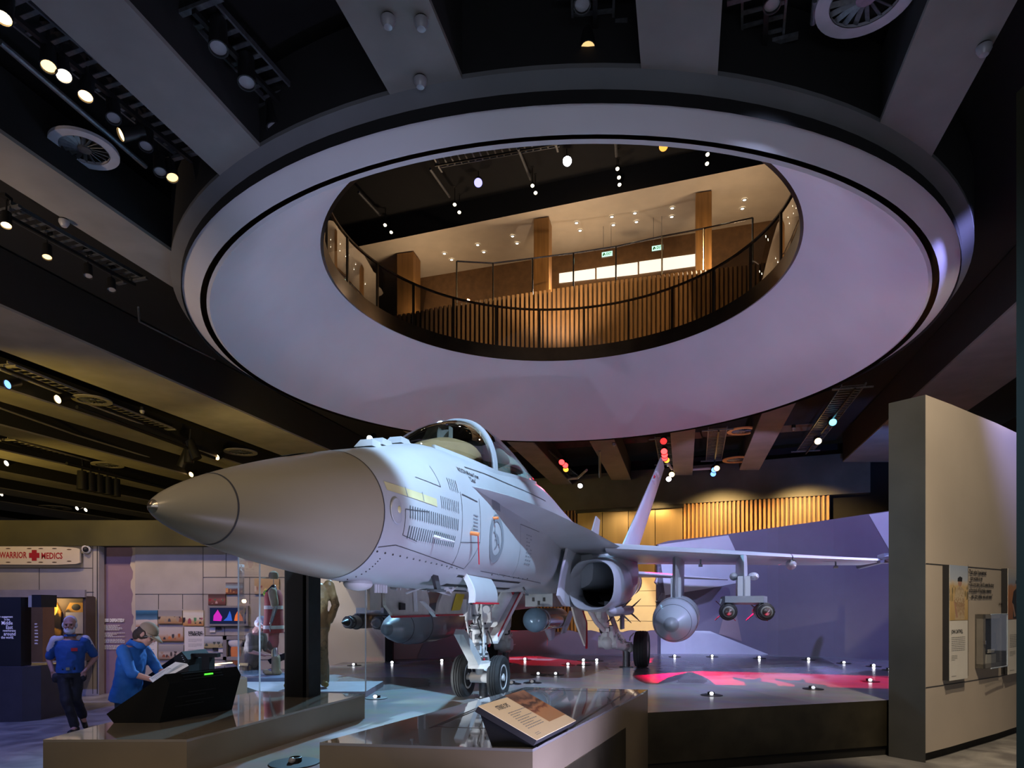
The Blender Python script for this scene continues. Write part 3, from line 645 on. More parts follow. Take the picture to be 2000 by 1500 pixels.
# LEX ------------------------------------------------------------
LEX=[(3.3,.52,2.46),(3.7,.68,2.455),(4.1,.80,2.45),(4.6,.92,2.435),(5.2,1.03,2.41),(5.9,1.15,2.37),(6.6,1.28,2.325),(7.2,1.38,2.27),(7.85,1.5,2.21),(8.6,1.6,2.2)]
for s in(1,-1):
    mb=MB(); mb.loft([[A(x,s*y,z),A(x,s*(y-.05),z+.022),A(x,s*.35,z+.13),A(x,s*.35,z-.12),A(x,s*(y-.06),z-.025)] for x,y,z in LEX]); mb.build('leading_edge_extension',M['ac'],jet,30)
    mb=MB(); mb.prism([A(7.35,s*1.15,2.36),A(8.0,s*1.15,2.33),A(8.05,s*1.17,2.66),A(7.7,s*1.17,2.68)],(0,.02,0)); mb.build('lex_fence',M['ac'],jet,0)
# wings -----------------------------------------------------------
AF=[(0,0),(.012,.35),(.04,.62),(.12,.9),(.3,1),(.55,.8),(.8,.4),(1,.04),(1,-.04),(.8,-.25),(.55,-.5),(.3,-.65),(.12,-.7),(.04,-.5),(.012,-.3)]
def wsec(s,y,xl,xt,z,t,droop=.02): return [A(xl+(xt-xl)*u,s*y,z+t*w-(droop*(1-u/.2) if u<.2 else 0)) for u,w in AF]
for s in(1,-1):
    dz=0 if s>0 else -.02
    mb=MB(); mb.loft([wsec(s,1.3,7.75,12.2,2.19,.13),wsec(s,1.5,7.87,12.2,2.185,.125),wsec(s,3.0,8.83,12.25,2.15+dz,.1),wsec(s,4.28,9.62,12.3,2.115+dz*2,.075)]); w_=mb.build('wing',M['ac'],jet,40)
    mb=MB(); mb.loft([wsec(s,4.30,9.635,12.3,2.113+dz*2,.075),wsec(s,5.2,10.2,12.35,2.1+dz*3,.055),wsec(s,5.9,10.64,12.4,2.09+dz*3,.045)]); mb.build('outer_wing_panel',M['ac'],jet,40)
    mb=MB(); z=2.09+dz*3; mb.lathe([(0,.01),(.12,.045),(.3,.06),(2.8,.06),(2.9,.02)],A(10.05,s*5.96,z),(1,0,0),12); mb.box(A(10.75,s*5.96,z+.06),(.5,.1,.09)); mb.box(A(10.5,s*5.9,z-.05),(.25,.16,.05)); mb.build('wingtip_rail',M['acdk'],jet,40)
    mb=MB(); mb.ball(A(9.95,s*4.3,1.985+dz*2),(.28,.09,.095),14,10); mb.build('fold_fairing',M['ac'],jet)
    for (x,y,z) in((9.2,2.75,2.06),(10.4,5.1,2.06)):
        mb=MB(); mb.cyl(A(x,s*y,z),A(x,s*y,z-.1),.014,.014,8); mb.box(A(x,s*y,z-.11),(.09,.07,.04)); mb.build('underwing_antenna',M['acdk'],jet)
    # pylons
    zp=0 if s>0 else -.10
    mb=MB(); P=[(8.5,.0),(8.75,.055),(9.6,.075),(10.8,.06),(11.2,.0)]
    def pyl(yc,x0,x1,z0,z1,w):
        n_=10; pr=[(x0+(x1-x0)*u,w*v) for u,v in((0,0),(.06,.6),(.2,1),(.75,1),(1,.1))]
        rg=[(x,yc+y) for x,y in pr]+[(x,yc-y) for x,y in pr[::-1][:-1]]
        mb.loft([[A(x+.12,s*y,z1) for x,y in rg],[A(x,s*y,(z0+z1)/2) for x,y in rg],[A(x,s*y,z0) for x,y in rg]])
    pyl(2.35,8.6,11.2,1.38+zp,2.12,.075); mb.box(A(9.0,s*2.35,1.55+zp),(.5,.17,.36)); mb.build('inboard_pylon',M['ac'],jet,30)
    mb=MB(); pyl(3.45,8.75,10.9,1.38+zp*2,2.1,.075); mb.box(A(9.15,s*3.45,1.56+zp*2),(.7,.2,.36)); mb.ball(A(9.2,s*3.3,1.75+zp*2),(.16,.07,.07)); mb.ball(A(9.2,s*3.62,1.75+zp*2),(.22,.09,.07)); mb.build('outboard_pylon',M['ac'],jet,30)
    mb=MB(); zr=1.36+zp*2
    mb.loft([[A(8.75,s*3.15,zr-.06),A(8.75,s*3.15,zr+.05),A(8.75,s*3.75,zr+.05),A(8.75,s*3.75,zr-.06)],[A(8.9,s*3.1,zr-.09),A(8.9,s*3.1,zr+.04),A(8.9,s*3.82,zr+.04),A(8.9,s*3.82,zr-.09)],[A(10.6,s*3.1,zr-.09),A(10.6,s*3.1,zr+.04),A(10.6,s*3.82,zr+.04),A(10.6,s*3.82,zr-.09)]])
    for yy in(3.17,3.79): mb.box(A(9.2,s*yy,zr-.09),(.7,.1,.06)); mb.tube([A(8.8,s*(yy-.08),zr),A(8.78,s*(yy-.1),zr-.08),A(8.85,s*(yy-.07),zr-.14)],.014)
    mb.build('bomb_rack',M['acdk'],jet,20)
# engine nacelles --------------------------------------------------
NAC=[(7.62,1.09,1.58,.39,.415,2.6),(8.2,1.09,1.6,.43,.46,2.6),(9.2,1.05,1.64,.425,.5,2.5),(10.5,1.0,1.69,.43,.53,2.4),(12,.9,1.76,.42,.53,2.3),(13.0,.83,1.82,.42,.51,2.2),(14.2,.77,1.87,.41,.48,2.1),(15.2,.72,1.9,.4,.42,2)]
def nring(s,x,k=1.0,n=40,dx=0):
    yc,zc,hy,hz,e=lerp(NAC,x); o=[]
    for i in range(n):
        t=2*PI*i/n; c,d=math.cos(t),math.sin(t); y=hy*k*math.copysign(abs(c)**(2/e),c); z=hz*k*math.copysign(abs(d)**(2/e),d)
        if c<0: y*=.92
        o.append(A(x+dx+.18*z,s*(yc+y),zc+z))
    return o
for s in(1,-1):
    mb=MB(); rg=[nring(s,7.64,.93),nring(s,7.605,.955,dx=-.02),nring(s,7.64,.995)]+[nring(s,x) for x in(7.8,8.2,8.7,9.2,9.8,10.5,11.2,12,12.6,13.2,13.8,14.4,15.2)]
    mb.loft(rg,False,True); nb_=mb.build('engine_intake',M['ac'],jet,40)
    mb=MB(); mb.loft([nring(s,7.64,.93),nring(s,7.9,.86),nring(s,8.3,.82),nring(s,8.75,.8)],False,False); mb.build('intake_duct',M['ac'],nb_,40)
    mb=MB(); mb.loft([nring(s,8.75,.8),nring(s,9.4,.76),nring(s,10.5,.74)],False,True); mb.build('dark_duct',M['dark'],nb_,40)
    mb=MB(); mb.loft([[A(6.86,s*.70,1.40),A(7.15,s*.70,1.8),A(7.45,s*.72,2.17),A(7.5,s*.72,2.32),A(8.5,s*.75,2.3),A(8.5,s*.75,1.2),A(7.2,s*.72,1.25)],[A(6.95,s*.735,1.40),A(7.22,s*.735,1.8),A(7.5,s*.75,2.17),A(7.52,s*.75,2.32),A(8.5,s*.79,2.3),A(8.5,s*.79,1.2),A(7.3,s*.75,1.25)]]); mb.build('splitter_plate',M['ac'],jet,30)
    mb=MB(); mb.lathe([(0,.41),(.25,.4),(.6,.36),(.75,.33),(.75,.3),(.3,.32)],A(15.15,s*.74,1.9),(1,0,0),28); mb.build('exhaust_nozzle',M['steel'],jet)
    # stabilator and fin
    mb=MB(); mb.loft([wsec(s,1.2,12.4,14.5,1.985,.075,.0),wsec(s,1.45,12.55,14.55,1.98,.07,.0),wsec(s,3.33,14.35,14.95,1.90,.02,.0)]); mb.build('stabilator',M['ac'],jet,40)
    mb=MB(); rg=[]
    for k_ in(0,.25,.5,.75,1):
        z=2.35+(4.72-2.35)*k_; y=1.13+(1.80-1.13)*k_; xl=10.9+(13.0-10.9)*k_; xt=13.6+(14.3-13.6)*k_; t=.085*(1-.68*k_)
        rg.append([A(xl+(xt-xl)*u,s*(y+t*w),z) for u,w in((0,0),(.03,.5),(.12,.85),(.35,1),(.7,.6),(1,.05),(1,-.05),(.7,-.6),(.35,-1),(.12,-.85),(.03,-.5))])
    mb.loft(rg); f_=mb.build('tail_fin',M['ac'],jet,40)
    mb=MB(); mb.lathe([(0,.015),(.1,.05),(.5,.05),(.6,.01)],A(12.7,s*1.72,4.33),(1,0,0),10); mb.lathe([(0,.015),(.1,.045),(.4,.045),(.5,.01)],A(12.5,s*1.66,4.12),(1,0,0),10); mb.ball(A(12.62,s*1.68,4.2),.035,8,6,1); mb.build('fin_antenna_bump',[M['ac'],M['red']],f_)
# centre body between the nacelles and the dorsal spine
mb=MB()
def cb(x,hw,z0,z1,n=24,e=4):
    zc=(z0+z1)/2;h=(z1-z0)/2
    return [A(x,hw*math.copysign(abs(math.cos(t))**(2/e),math.cos(t)),zc+h*math.copysign(abs(math.sin(t))**(2/e),math.sin(t))) for t in [2*PI*i/n for i in range(n)]]
mb.loft([cb(8.4,1.0,1.5,2.3),cb(9.0,1.35,1.5,2.33),cb(11,1.5,1.5,2.36),cb(12.6,1.3,1.5,2.4),cb(14,1.1,1.6,2.3),cb(15.2,1.0,1.7,2.1)]); mb.build('centre_fuselage',M['ac'],jet,40)
# ---- nose gear
mb=MB()
mb.loft([[fp(x,-88,.006),fp(x,-68,.006),fp(x,-48,.006)] for x in[3.45+.15*i for i in range(15)]],False,False,False); mb.loft([[fp(x,-92,.006),fp(x,-112,.006),fp(x,-132,.006)] for x in[3.45+.15*i for i in range(15)]],False,False,False)
mb.build('nose_gear_bay',M['dark'],jet,0)
mb=MB(); rr=random.Random(2)
for i in range(26):
    x=rr.uniform(3.6,4.6); y=rr.uniform(-.3,.38); p=A(x,y,1.47+rr.uniform(-.01,.05)); mb.tube([p,p+Vector((rr.uniform(-.2,.2),rr.uniform(-.1,.1),rr.uniform(-.07,-.0))),p+Vector((rr.uniform(-.25,.25),rr.uniform(-.1,.1),rr.uniform(-.1,.03)))],rr.uniform(.008,.022),6)
mb.build('bay_pipework',M['wht'],jet)
def door(name,pts,t,mt,extra=None):
    mb=MB(); mb.prism([A(*p) for p in pts],t); o=mb.build(name,mt,jet,0)
    if extra: 
        for nm,p2,m2,t2 in extra: q=MB(); q.prism([A(*p) for p in p2],t2); q.build(nm,m2,o,0)
    return o
door('nose_gear_door',[(3.05,-.33,1.45),(3.28,-.33,1.45),(3.28,-.33,1.2),(3.05,-.33,1.2)],(0,.03,0),M['creamdoor'])
door('nose_gear_door',[(3.3,-.30,1.45),(4.35,-.30,1.45),(4.45,-.30,1.30),(4.42,-.30,1.135),(3.5,-.30,1.135),(3.33,-.30,1.25)],(0,.035,0),M['creamdoor'],[('red_edge',[(3.48,-.285,1.138),(4.43,-.285,1.138),(4.43,-.285,1.115),(3.5,-.285,1.115)],M['red'],(0,.04,0)),('hinge_arm',[(4.15,-.26,1.3),(4.2,-.26,1.3),(4.62,-.26,1.13),(4.58,-.26,1.11)],M['wht'],(0,.05,0)),('latch_box',[(3.6,-.285,1.28),(3.72,-.285,1.27),(3.72,-.285,1.2),(3.6,-.285,1.2)],M['black'],(0,-.02,0)),('stiffener',[(3.95,-.285,1.42),(3.99,-.285,1.42),(4.02,-.285,1.18),(3.98,-.285,1.18)],M['wht'],(0,-.03,0))])
door('nose_gear_door',[(4.72,-.22,1.46),(5.45,-.16,1.43),(5.42,-.16,1.24),(5.28,-.16,1.14),(4.5,-.22,1.14),(4.55,-.22,1.28)],(0,.035,0),M['creamdoor'],[('yellow_panel',[(5.02,-.185,1.40),(5.27,-.165,1.395),(5.1,-.165,1.19),(4.86,-.185,1.185)],M['yellow'],(0,-.004,0)),('red_edge',[(4.5,-.205,1.143),(5.28,-.15,1.143),(5.28,-.15,1.12),(4.5,-.205,1.12)],M['red'],(0,.04,0))])
mb=MB(); N_=10
prof=[(.48+.02*math.sin(PI*i/N_)+ .09*math.sin(PI*.5*i/N_),1.585-(1.585-1.275)*i/N_) for i in range(N_+1)]
mb.loft([[A(x,y,z) for y,z in prof]+[A(x,y-.025,z) for y,z in prof[::-1]] for x in(3.62,3.8,4.1,4.38)]); o=mb.build('nose_gear_door',M['ac'],jet,40)
mb=MB(); mb.loft([[A(3.59,y+.004,z) for y,z in prof]+[A(3.59,y-.06,z) for y,z in prof[::-1]],[A(3.62,y+.004,z) for y,z in prof]+[A(3.62,y-.06,z) for y,z in prof[::-1]]]); mb.build('door_rim',M['wht'],o,30)
mb=MB(); mb.prism([A(3.62,.595,1.28),A(4.38,.595,1.28),A(4.38,.595,1.262),A(3.62,.595,1.262)],(0,.05,0)); mb.build('red_edge',M['red'],o,0)
ng=thing('nose_gear',None,None); ng.parent=jet
mb=MB(); mb.cyl(A(5.3,0,1.5),A(5.36,0,.95),.075,.075,18); mb.cyl(A(5.35,0,1.0),A(5.37,0,.58),.105,.105,20); mb.cyl(A(5.37,0,.6),A(5.4,0,.3),.055,.055,16)
mb.cyl(A(5.35,0,.92),A(5.35,0,.97),.125); mb.cyl(A(5.37,0,.58),A(5.37,0,.63),.12); mb.box(A(5.3,.1,1.2),(.12,.08,.16)); mb.box(A(5.28,-.1,1.16),(.12,.08,.2)); mb.box(A(5.33,-.12,.7),(.1,.08,.16)); mb.box(A(5.3,.05,.48),(.16,.3,.1)); mb.cyl(A(5.4,-.34,.3),A(5.4,.34,.3),.035); mb.cyl(A(5.4,-.12,.3),A(5.4,.12,.3),.07)
for yy in(-.08,.08): mb.tube([A(5.24,yy,1.35),A(5.2,yy*1.4,1.05),A(5.26,yy*1.3,.9),A(5.28,yy*1.2,.6)],.016)
mb.tube([A(5.48,.06,.62),A(5.62,.04,.48),A(5.46,.03,.34)],.03); mb.build('nose_gear_strut',M['wht'],jet)
mb=MB(); mb.cyl(A(5.45,.0,.85),A(5.98,0,1.1),.045); mb.cyl(A(5.9,0,1.02),A(6.75,0,1.5),.085,.095,16); mb.build('drag_brace',M['wht'],jet)
mb=MB(); mb.loft([[A(x,.14,z+.02),A(x,.14,z-.09),A(x,.02,z-.09),A(x,.02,z+.02)] for x,z in((5.75,.82),(6.1,1.02),(6.75,1.38),(7.0,1.5))]); mb.build('brace_trough',M['wht'],jet,0)
rr=random.Random(21)
for i in range(7):
    mb=MB(); x=5.26+rr.uniform(-.05,.1); y=rr.uniform(-.13,.13); p=A(x,y,1.3-.08*i); q=[p]
    for j in range(4): q.append(q[-1]+Vector((rr.uniform(-.05,.05),rr.uniform(-.05,.05),-rr.uniform(.05,.1))))
    mb.tube(q,.009,6); mb.build('hydraulic_hose',M['seam'],jet)
for z,r in((1.12,.083),(.95,.13),(.75,.108),(.62,.125),(.52,.062)):
    mb=MB(); mb.lathe([(-.012,r),(.012,r+.001)],A(5.335+(1.2-z)*.05,0,z),(0,0,1),20,0,False,False); mb.build('strut_band',M['steel'],jet)
for z in(.84,.7):
    mb=MB(); mb.box(A(5.245,0.02,z),(.01,.07,.06)); mb.build('data_plate',M['steel'],jet,0)
mb=MB(); mb.box(A(5.25,-.16,1.22),(.1,.1,.22)); mb.build('taxi_light_bracket',M['wht'],jet); mb=MB(); mb.cyl(A(5.2,.16,1.2),A(5.26,.16,1.2),.05,.06); mb.box(A(5.25,.16,1.1),(.06,.1,.14)); mb.build('taxi_light_bracket',M['wht'],jet)
mb=MB(); mb.loft([[A(x,.15,z+.03),A(x,.15,z+.005),A(x,.135,z+.005),A(x,.135,z+.03)] for x,z in((5.75,.82),(6.1,1.02),(6.75,1.38),(7.0,1.5))]); mb.build('brace_edge',M['red'],jet,0)
mb=MB(); mb.prism([A(5.3,.07,.5),A(5.22,.07,.6),A(4.78,.07,.9),A(4.66,.07,.96),A(4.6,.07,.9),A(5.16,.07,.48)],(0,.12,0)); mb.build('launch_bar',M['wht'],jet,0)
mb=MB(); mb.ball(A(6.62,.05,1.46),(.06,.07,.07),10,8); mb.build('gear_safety_pin',M['red'],jet)
def wheel(name,c,r,w,par=None):
    mb=MB(); n_=36; rim=r*.58
    pf=[(-w*.36,rim),(-w*.46,rim+.1*r),(-w*.5,r*.78),(-w*.44,r*.93),(-w*.3,r*.985)]
    for g in(-.18,0,.18): pf+=[(w*(g-.03),r),(w*(g-.022),r*.978),(w*(g+.022),r*.978),(w*(g+.03),r)]
    pf+=[(w*.3,r*.985),(w*.44,r*.93),(w*.5,r*.78),(w*.46,rim+.1*r),(w*.36,rim)]
    mb.lathe(pf,c,(0,1,0),n_); t_=mb.build(name,M['rubber'],jet,40)
    mb=MB(); mb.lathe([(-w*.37,rim*1.02),(-w*.4,rim*.9),(-w*.25,rim*.75),(-w*.28,rim*.3),(-w*.4,rim*.26),(-w*.4,.01)],c,(0,1,0),28,0,False,True); mb.lathe([(w*.37,rim*1.02),(w*.4,rim*.9),(w*.25,rim*.75),(w*.28,rim*.3),(w*.4,rim*.26),(w*.4,.01)],c,(0,1,0),28,0,False,True)
    for i in range(8):
        a_=2*PI*i/8
        for q in(-1,1): mb.cyl(Vector(c)+Vector((rim*.52*math.cos(a_),q*w*.25,rim*.52*math.sin(a_))),Vector(c)+Vector((rim*.52*math.cos(a_),q*w*.31,rim*.52*math.sin(a_))),.018,.018,8)
    mb.build('wheel_hub',M['wht'],t_,40)
bpy.data.objects.remove(ng)
wheel('nose_wheel',A(5.45,.245,.31),.285,.18); wheel('nose_wheel',A(5.45,-.245,.31),.285,.18)
# ---- main gear, both sides
for s in(1,-1):
    zk=0 if s>0 else -.08
    mb=MB(); a_,b_,c_=A(9.55,s*.9,1.28),A(9.8,s*1.04,.56+zk),A(10.75,s*1.3,.4+zk)
    mb.cyl(a_,a_+(b_-a_)*.55,.12,.115,18); mb.cyl(a_+(b_-a_)*.5,b_,.095,.09,18); mb.ball(b_,(.17,.14,.15),16,10)
    mb.cyl(b_+Vector((0,-.17,0)),b_+Vector((0,.17,0)),.12,.12,18)
    mb.loft([[b_+Vector((-.1,.1,.3)),b_+Vector((-.1,-.1,.3)),b_+Vector((-.12,-.14,-.05)),b_+Vector((-.12,.14,-.05))],[b_+Vector((.12,.1,.32)),b_+Vector((.12,-.1,.32)),b_+Vector((.14,-.14,-.06)),b_+Vector((.14,.14,-.06))]])
    mb.cyl(b_,c_,.11,.085,14); mb.cyl(c_,c_+A(0.05,s*.3,-.03),.07); mb.ball(c_,(.12,.13,.12),12,8)
    mb.tube([A(10.0,s*1.0,1.25),A(10.25,s*1.15,.75+zk),c_],.05); mb.tube([A(8.9,s*.8,1.25),A(9.3,s*.9,.95),b_+Vector((-.05,0,.15))],.045)
    rr=random.Random(11)
    for i in range(16):
        t=rr.random(); p=b_.lerp(c_,t)+Vector((rr.uniform(-.1,.1),rr.uniform(-.12,.12),rr.uniform(-.02,.16))); mb.tube([p,p+Vector((rr.uniform(-.12,.12),rr.uniform(-.08,.08),rr.uniform(-.1,.1))),p+Vector((rr.uniform(-.15,.15),rr.uniform(-.1,.1),rr.uniform(-.05,.15)))],.013,6)
    for i in range(6):
        p=a_.lerp(b_,.2+.12*i)+Vector((-.11,rr.uniform(-.06,.06),0)); mb.box(p,(.05,.09,.07))
    mb.build('main_gear_leg',M['wht'],jet,40)
    mb=MB(); p=a_.lerp(b_,.62); mb.cyl(p,p+(b_-a_)*.1,.105,.105,18); mb.build('leg_collar',M['seam'],jet)
    wheel('main_wheel',A(10.9,s*1.57,.365+zk),.375,.29)
    P_=[(8.05,.70,1.26),(8.75,.72,1.26),(8.7,.82,.95),(8.45,.86,.62),(8.36,.87,.56),(8.3,.85,.64),(8.1,.76,.98)]
    mb=MB(); mb.prism([A(x,s*y,z) for x,y,z in P_],(0,.03,0)); o=mb.build('main_gear_door',M['creamdoor'],jet,0)
    mb=MB(); E_=[(8.74,.735,1.2),(8.72,.82,.95),(8.47,.87,.6),(8.4,.88,.52)]; mb.tube([A(x,s*y,z) for x,y,z in E_],.02,6); mb.build('red_edge',M['red'],o)
    mb=MB(); mb.box(A(10.3,s*1.25,1.0),(.4,.04,.42)); mb.build('strut_door',M['acdk'],jet,0)
# ---- stores hung on the jet (things of their own)
def store(name,label,cat,x,p,z,group=None,pitch=0): 
    o=thing(name,label,cat,jw(x,p,z),0,group); o.rotation_euler=(0,-pitch,JET_RZ); return o
def tank(label,p,z):
    t=store('drop_tank',label,'fuel tank',7.25,p,z,'external fuel tanks',.045)
    mb=MB(); L=4.7; pf=[(.13,.115),(.2,.15),(.35,.215),(.6,.285),(.9,.34),(1.25,.365),(1.6,.38),(2.0,.385),(2.5,.38),(3.0,.355),(3.5,.3),(4.0,.2),(4.4,.1),(L,.02)]
    mb.lathe(pf,(0,0,0),(1,0,0),48); mb.build('tank_body',M['tank'],t,60)
    mb=MB(); mb.lathe([(0,.004),(.01,.035),(.04,.075),(.08,.1),(.13,.1165)],(0,0,0),(1,0,0),32,0,True,False); mb.build('nose_cap',M['acdk'],t,60)
    mb=MB()
    for x,r in((.6,.285),(1.25,.365),(2.9,.36)): mb.lathe([(x-.006,r+.0),(x-.004,r+.003),(x+.004,r+.0045),(x+.006,r)],(0,0,0),(1,0,0),48,0,False,False)
    mb.build('tank_seams',M['seam'],t,60)
tank('large grey drop tank under the outstretched wing, seen nose-on',2.35,.955)
tank('pale blue lit drop tank below the nose gear doors, behind the glass post',-2.37,.845)
def bomb(label,x,p,z,nosem):
    t=store('guided_bomb',label,'bomb',x,p,z,'bombs on the twin racks')
    mb=MB(); mb.lathe([(.2,.075),(.22,.1),(.34,.115),(.5,.13),(.9,.14),(1.5,.137),(2.0,.11),(2.3,.085),(2.75,.08)],(0,0,0),(1,0,0),28); mb.build('bomb_body',M['bomb'],t,50)
    mb=MB(); mb.lathe([(0,.006),(.06,.035),(.14,.06),(.2,.075)],(0,0,0),(1,0,0),24); mb.build('nose_cone',nosem,t,50)
    mb=MB()
    for x,r in((.23,.108),(.33,.119),(.55,.139)): mb.lathe([(x-.02,r-.012),(x-.015,r+.01),(x+.015,r+.012),(x+.02,r-.01)],(0,0,0),(1,0,0),24,0,False,False)
    for i in range(6): a_=2*PI*i/6; mb.box((.28,.118*math.cos(a_),.118*math.sin(a_)),(.06,.025,.025))
    mb.build('nose_rings',M['black'],t,40)
    for i in range(4):
        a_=PI/4+PI/2*i; mb=MB(); c,s_=math.cos(a_),math.sin(a_); mb.prism([(2.25,.08*c,.08*s_),(2.75,.08*c,.08*s_),(2.75,.27*c,.27*s_),(2.5,.27*c,.27*s_)],(0,-.012*s_,.012*c)); mb.build('tail_fin',M['bomb'] if i!=2 else M['red'],t,0)
bomb('guided bomb on the near rack, the one next to the drop tank',8.25,3.2,1.15,M['nosecap']); bomb('guided bomb on the near rack, the outer one towards the wingtip',8.25,3.78,1.15,M['nosecap'])
bomb('blue lit bomb with dark blunt nose beside the combat-clothed mannequin',8.25,-3.77,.93,M['black']); bomb('blue lit bomb partly hidden by the nose of the pale drop tank',8.2,-3.12,.92,M['acdk'])
t=store('targeting_pod','targeting pod with blue grey sensor ball under the fuselage','pod',8.3,0,1.0)
mb=MB(); mb.ball((0,0,0),.215,28,18); mb.build('sensor_ball',M['podball'],t)
mb=MB(); mb.lathe([(.1,.185),(.16,.2),(.3,.205),(1.3,.205),(1.9,.2)],(0,0,0),(1,0,0),32); mb.build('pod_body',M['podmetal'],t,40)
mb=MB(); mb.lathe([(.11,.192),(.3,.209),(.31,.2)],(0,0,0),(1,0,0),32,0,False,False); mb.build('bezel',M['ac'],t,40)
mb=MB(); mb.prism([(.5,-.06,-.19),(1.35,-.06,-.17),(1.2,-.06,-.38),(.85,-.06,-.4)],(0,.02,0)); o=mb.build('strake',M['ac'],t,0)
mb=MB(); mb.prism([(1.5,.12,.15),(2.0,.12,.15),(2.0,.3,-.2),(1.5,.3,-.2)],(0,.015,0)); mb.prism([(1.5,-.3,.15),(2.0,-.3,.15),(2.0,-.12,-.3),(1.5,-.12,-.3)],(0,.015,0)); mb.build('tail_shroud',M['ac'],t,0)
mb=MB(); mb.box((.9,.0,-.42),(.02,.01,.14)); mb.build('warning_ribbon',M['red'],t,0)
mb=MB()
for i in range(3): mb.loft([[Vector((x,-.2075*math.cos(a_),.2075*math.sin(a_))) for a_ in(-.45-.16*i,-.37-.16*i)] for x in(.35,1.2)],False,False,False)
mb.build('red_stripes',M['red'],t,0)
mb=MB(); mb.loft([[A(8.55,-.25,1.23),A(8.55,.25,1.23),A(8.55,.25,1.48),A(8.55,-.25,1.48)],[A(10.2,-.25,1.23),A(10.2,.25,1.23),A(10.2,.25,1.48),A(10.2,-.25,1.48)]]); o=mb.build('centreline_pylon',M['ac'],jet,0)
mb=MB()
for y in(-.1,.0,.1): mb.box(A(8.545,-y,1.36 if y else 1.3),(.012,.04,.07))
mb.build('access_latch',M['black'],o,0)
t=store('air_to_air_missile','slim grey missile with red lit fins clipped beside the engine intake','missile',7.85,1.34,1.16)
mb=MB(); mb.lathe([(0,.01),(.12,.05),(.28,.085),(.45,.095),(2.9,.095),(3.0,.07)],(0,0,0),(1,0,0),24); mb.build('missile_body',M['ac'],t,50)
for x0,L,h in((1.1,.3,.22),(2.55,.35,.24)):
    for i in range(4):
        a_=PI/4+PI/2*i; c,s_=math.cos(a_),math.sin(a_); mb=MB(); mb.prism([(x0,.09*c,.09*s_),(x0+L,.09*c,.09*s_),(x0+L,(.09+h*.6)*c,(.09+h*.6)*s_),(x0+L*.75,(.09+h)*c,(.09+h)*s_)],(0,-.01*s_,.01*c)); mb.build('missile_fin',M['seam'],t,0)
mb=MB(); mb.box((1.2,.09,.1),(1.6,.08,.12)); mb.build('launcher',M['acdk'],t,0)
# ---- jacking posts
for lab,x,p,z1,g in(('steel support post under the nose wheels axle',5.55,0,.28,None),('steel support post beside the raised main wheel',10.72,1.28,.38,None),('steel support post under the far main gear leg',10.72,-1.28,.32,None)):
    o=thing('support_post',lab,'post',jw(x,p,0)); mb=MB(); r=.075 if x>6 else .06; mb.cyl((0,0,.01),(0,0,z1),r,r,20); mb.build('post_tube',M['steel'],o); mb=MB(); mb.cyl((0,0,0),(0,0,.015),r*1.9,r*1.9,24); mb.build('base_plate',M['steel'],o)
# ================================================================== PLINTHS, CASES, CONSOLES
def plinth(label,poly,z0,z1,topmat):
    o=thing('display_plinth',label,'plinth'); mb=MB(); n=len(poly)
    mb.prism([(x,y,z0) for x,y in poly],(0,0,z1-z0-.02)); mb.build('plinth_body',M['plinth'],o,0)
    mb=MB(); mb.prism([(x,y,z1-.0195) for x,y in poly],(0,0,.0195)); mb.build('plinth_top',topmat,o,0); return o
plinth('long bronze plinth at left carrying the slanted black console and the steel column',[(-3.41,4.84),(-2.37,4.85),(-1.63,7.37),(-2.9,7.6),(-3.33,6.2)],.05,1.0,M['plinthtop'])
rp=plinth('low bronze plinth in the centre with mirror-like glass top and lit reading panel',[(-1.37,4.74),(.14,4.52),(1.58,7.74),(.16,7.98)],.05,1.0,M['mirror'])
mb=MB()
def strip3(a,b_,w,z):
    a=Vector((*a,z));b_=Vector((*b_,z)); d=(b_-a).normalized(); n_=Vector((-d.y,d.x,0))*w/2; mb.quad(a-n_,b_-n_,b_+n_,a+n_)
for a,b_ in(((-.62,5.35),(.18,7.75)),((.18,7.75),(1.3,7.52)),((1.3,7.52),(.42,5.2)),((.42,5.2),(-.62,5.35)),((-.66,5.28),(.12,7.82))): strip3(a,b_,.022,1.0015)
mb.build('inset_frame',M['bronze'],rp,0)
plinth('small bronze plinth behind the black consoles, near the round display disc',[(-4.0,9.0),(-3.6,9.05),(-4.25,9.95),(-4.35,10.6),(-4.75,10.9),(-5.1,11.2),(-5.1,10.4)],ST,1.0,M['plinthtop'])
mb=MB(); a=onz(368,1303,1.003); b_=onz(452,1295,1.003); d=(b_-a).normalized(); n_=Vector((-d.y,d.x,0))*.03
mb.prism([a-n_,b_-n_,b_+n_,a+n_],(0,0,.015)); tag(mb.build('led_strip',emis('led_warm',(1,.8,.5),2.2),smooth=0),'thin glowing strip light along the plinth top below the gallery photographs','strip light')
# steel column fragment
o=thing('steel_column','dark steel H-section column standing on the back of the left plinth','column',(-2.27,7.22,1.0),-.25)
mb=MB(); mb.box((-.13,0,.8),(.03,.24,1.6)); mb.box((.13,0,.8),(.03,.24,1.6)); mb.box((0,.0,.8),(.24,.025,1.6)); mb.build('column_section',mat('blackened_steel',(.014,.016,.018),.75,.1,var=.4,scale=6),o,0)
mb=MB(); mb.box((-.02,-.1,.8),(.2,.06,1.6)); mb.build('flange_face',M['blk'],o,0)
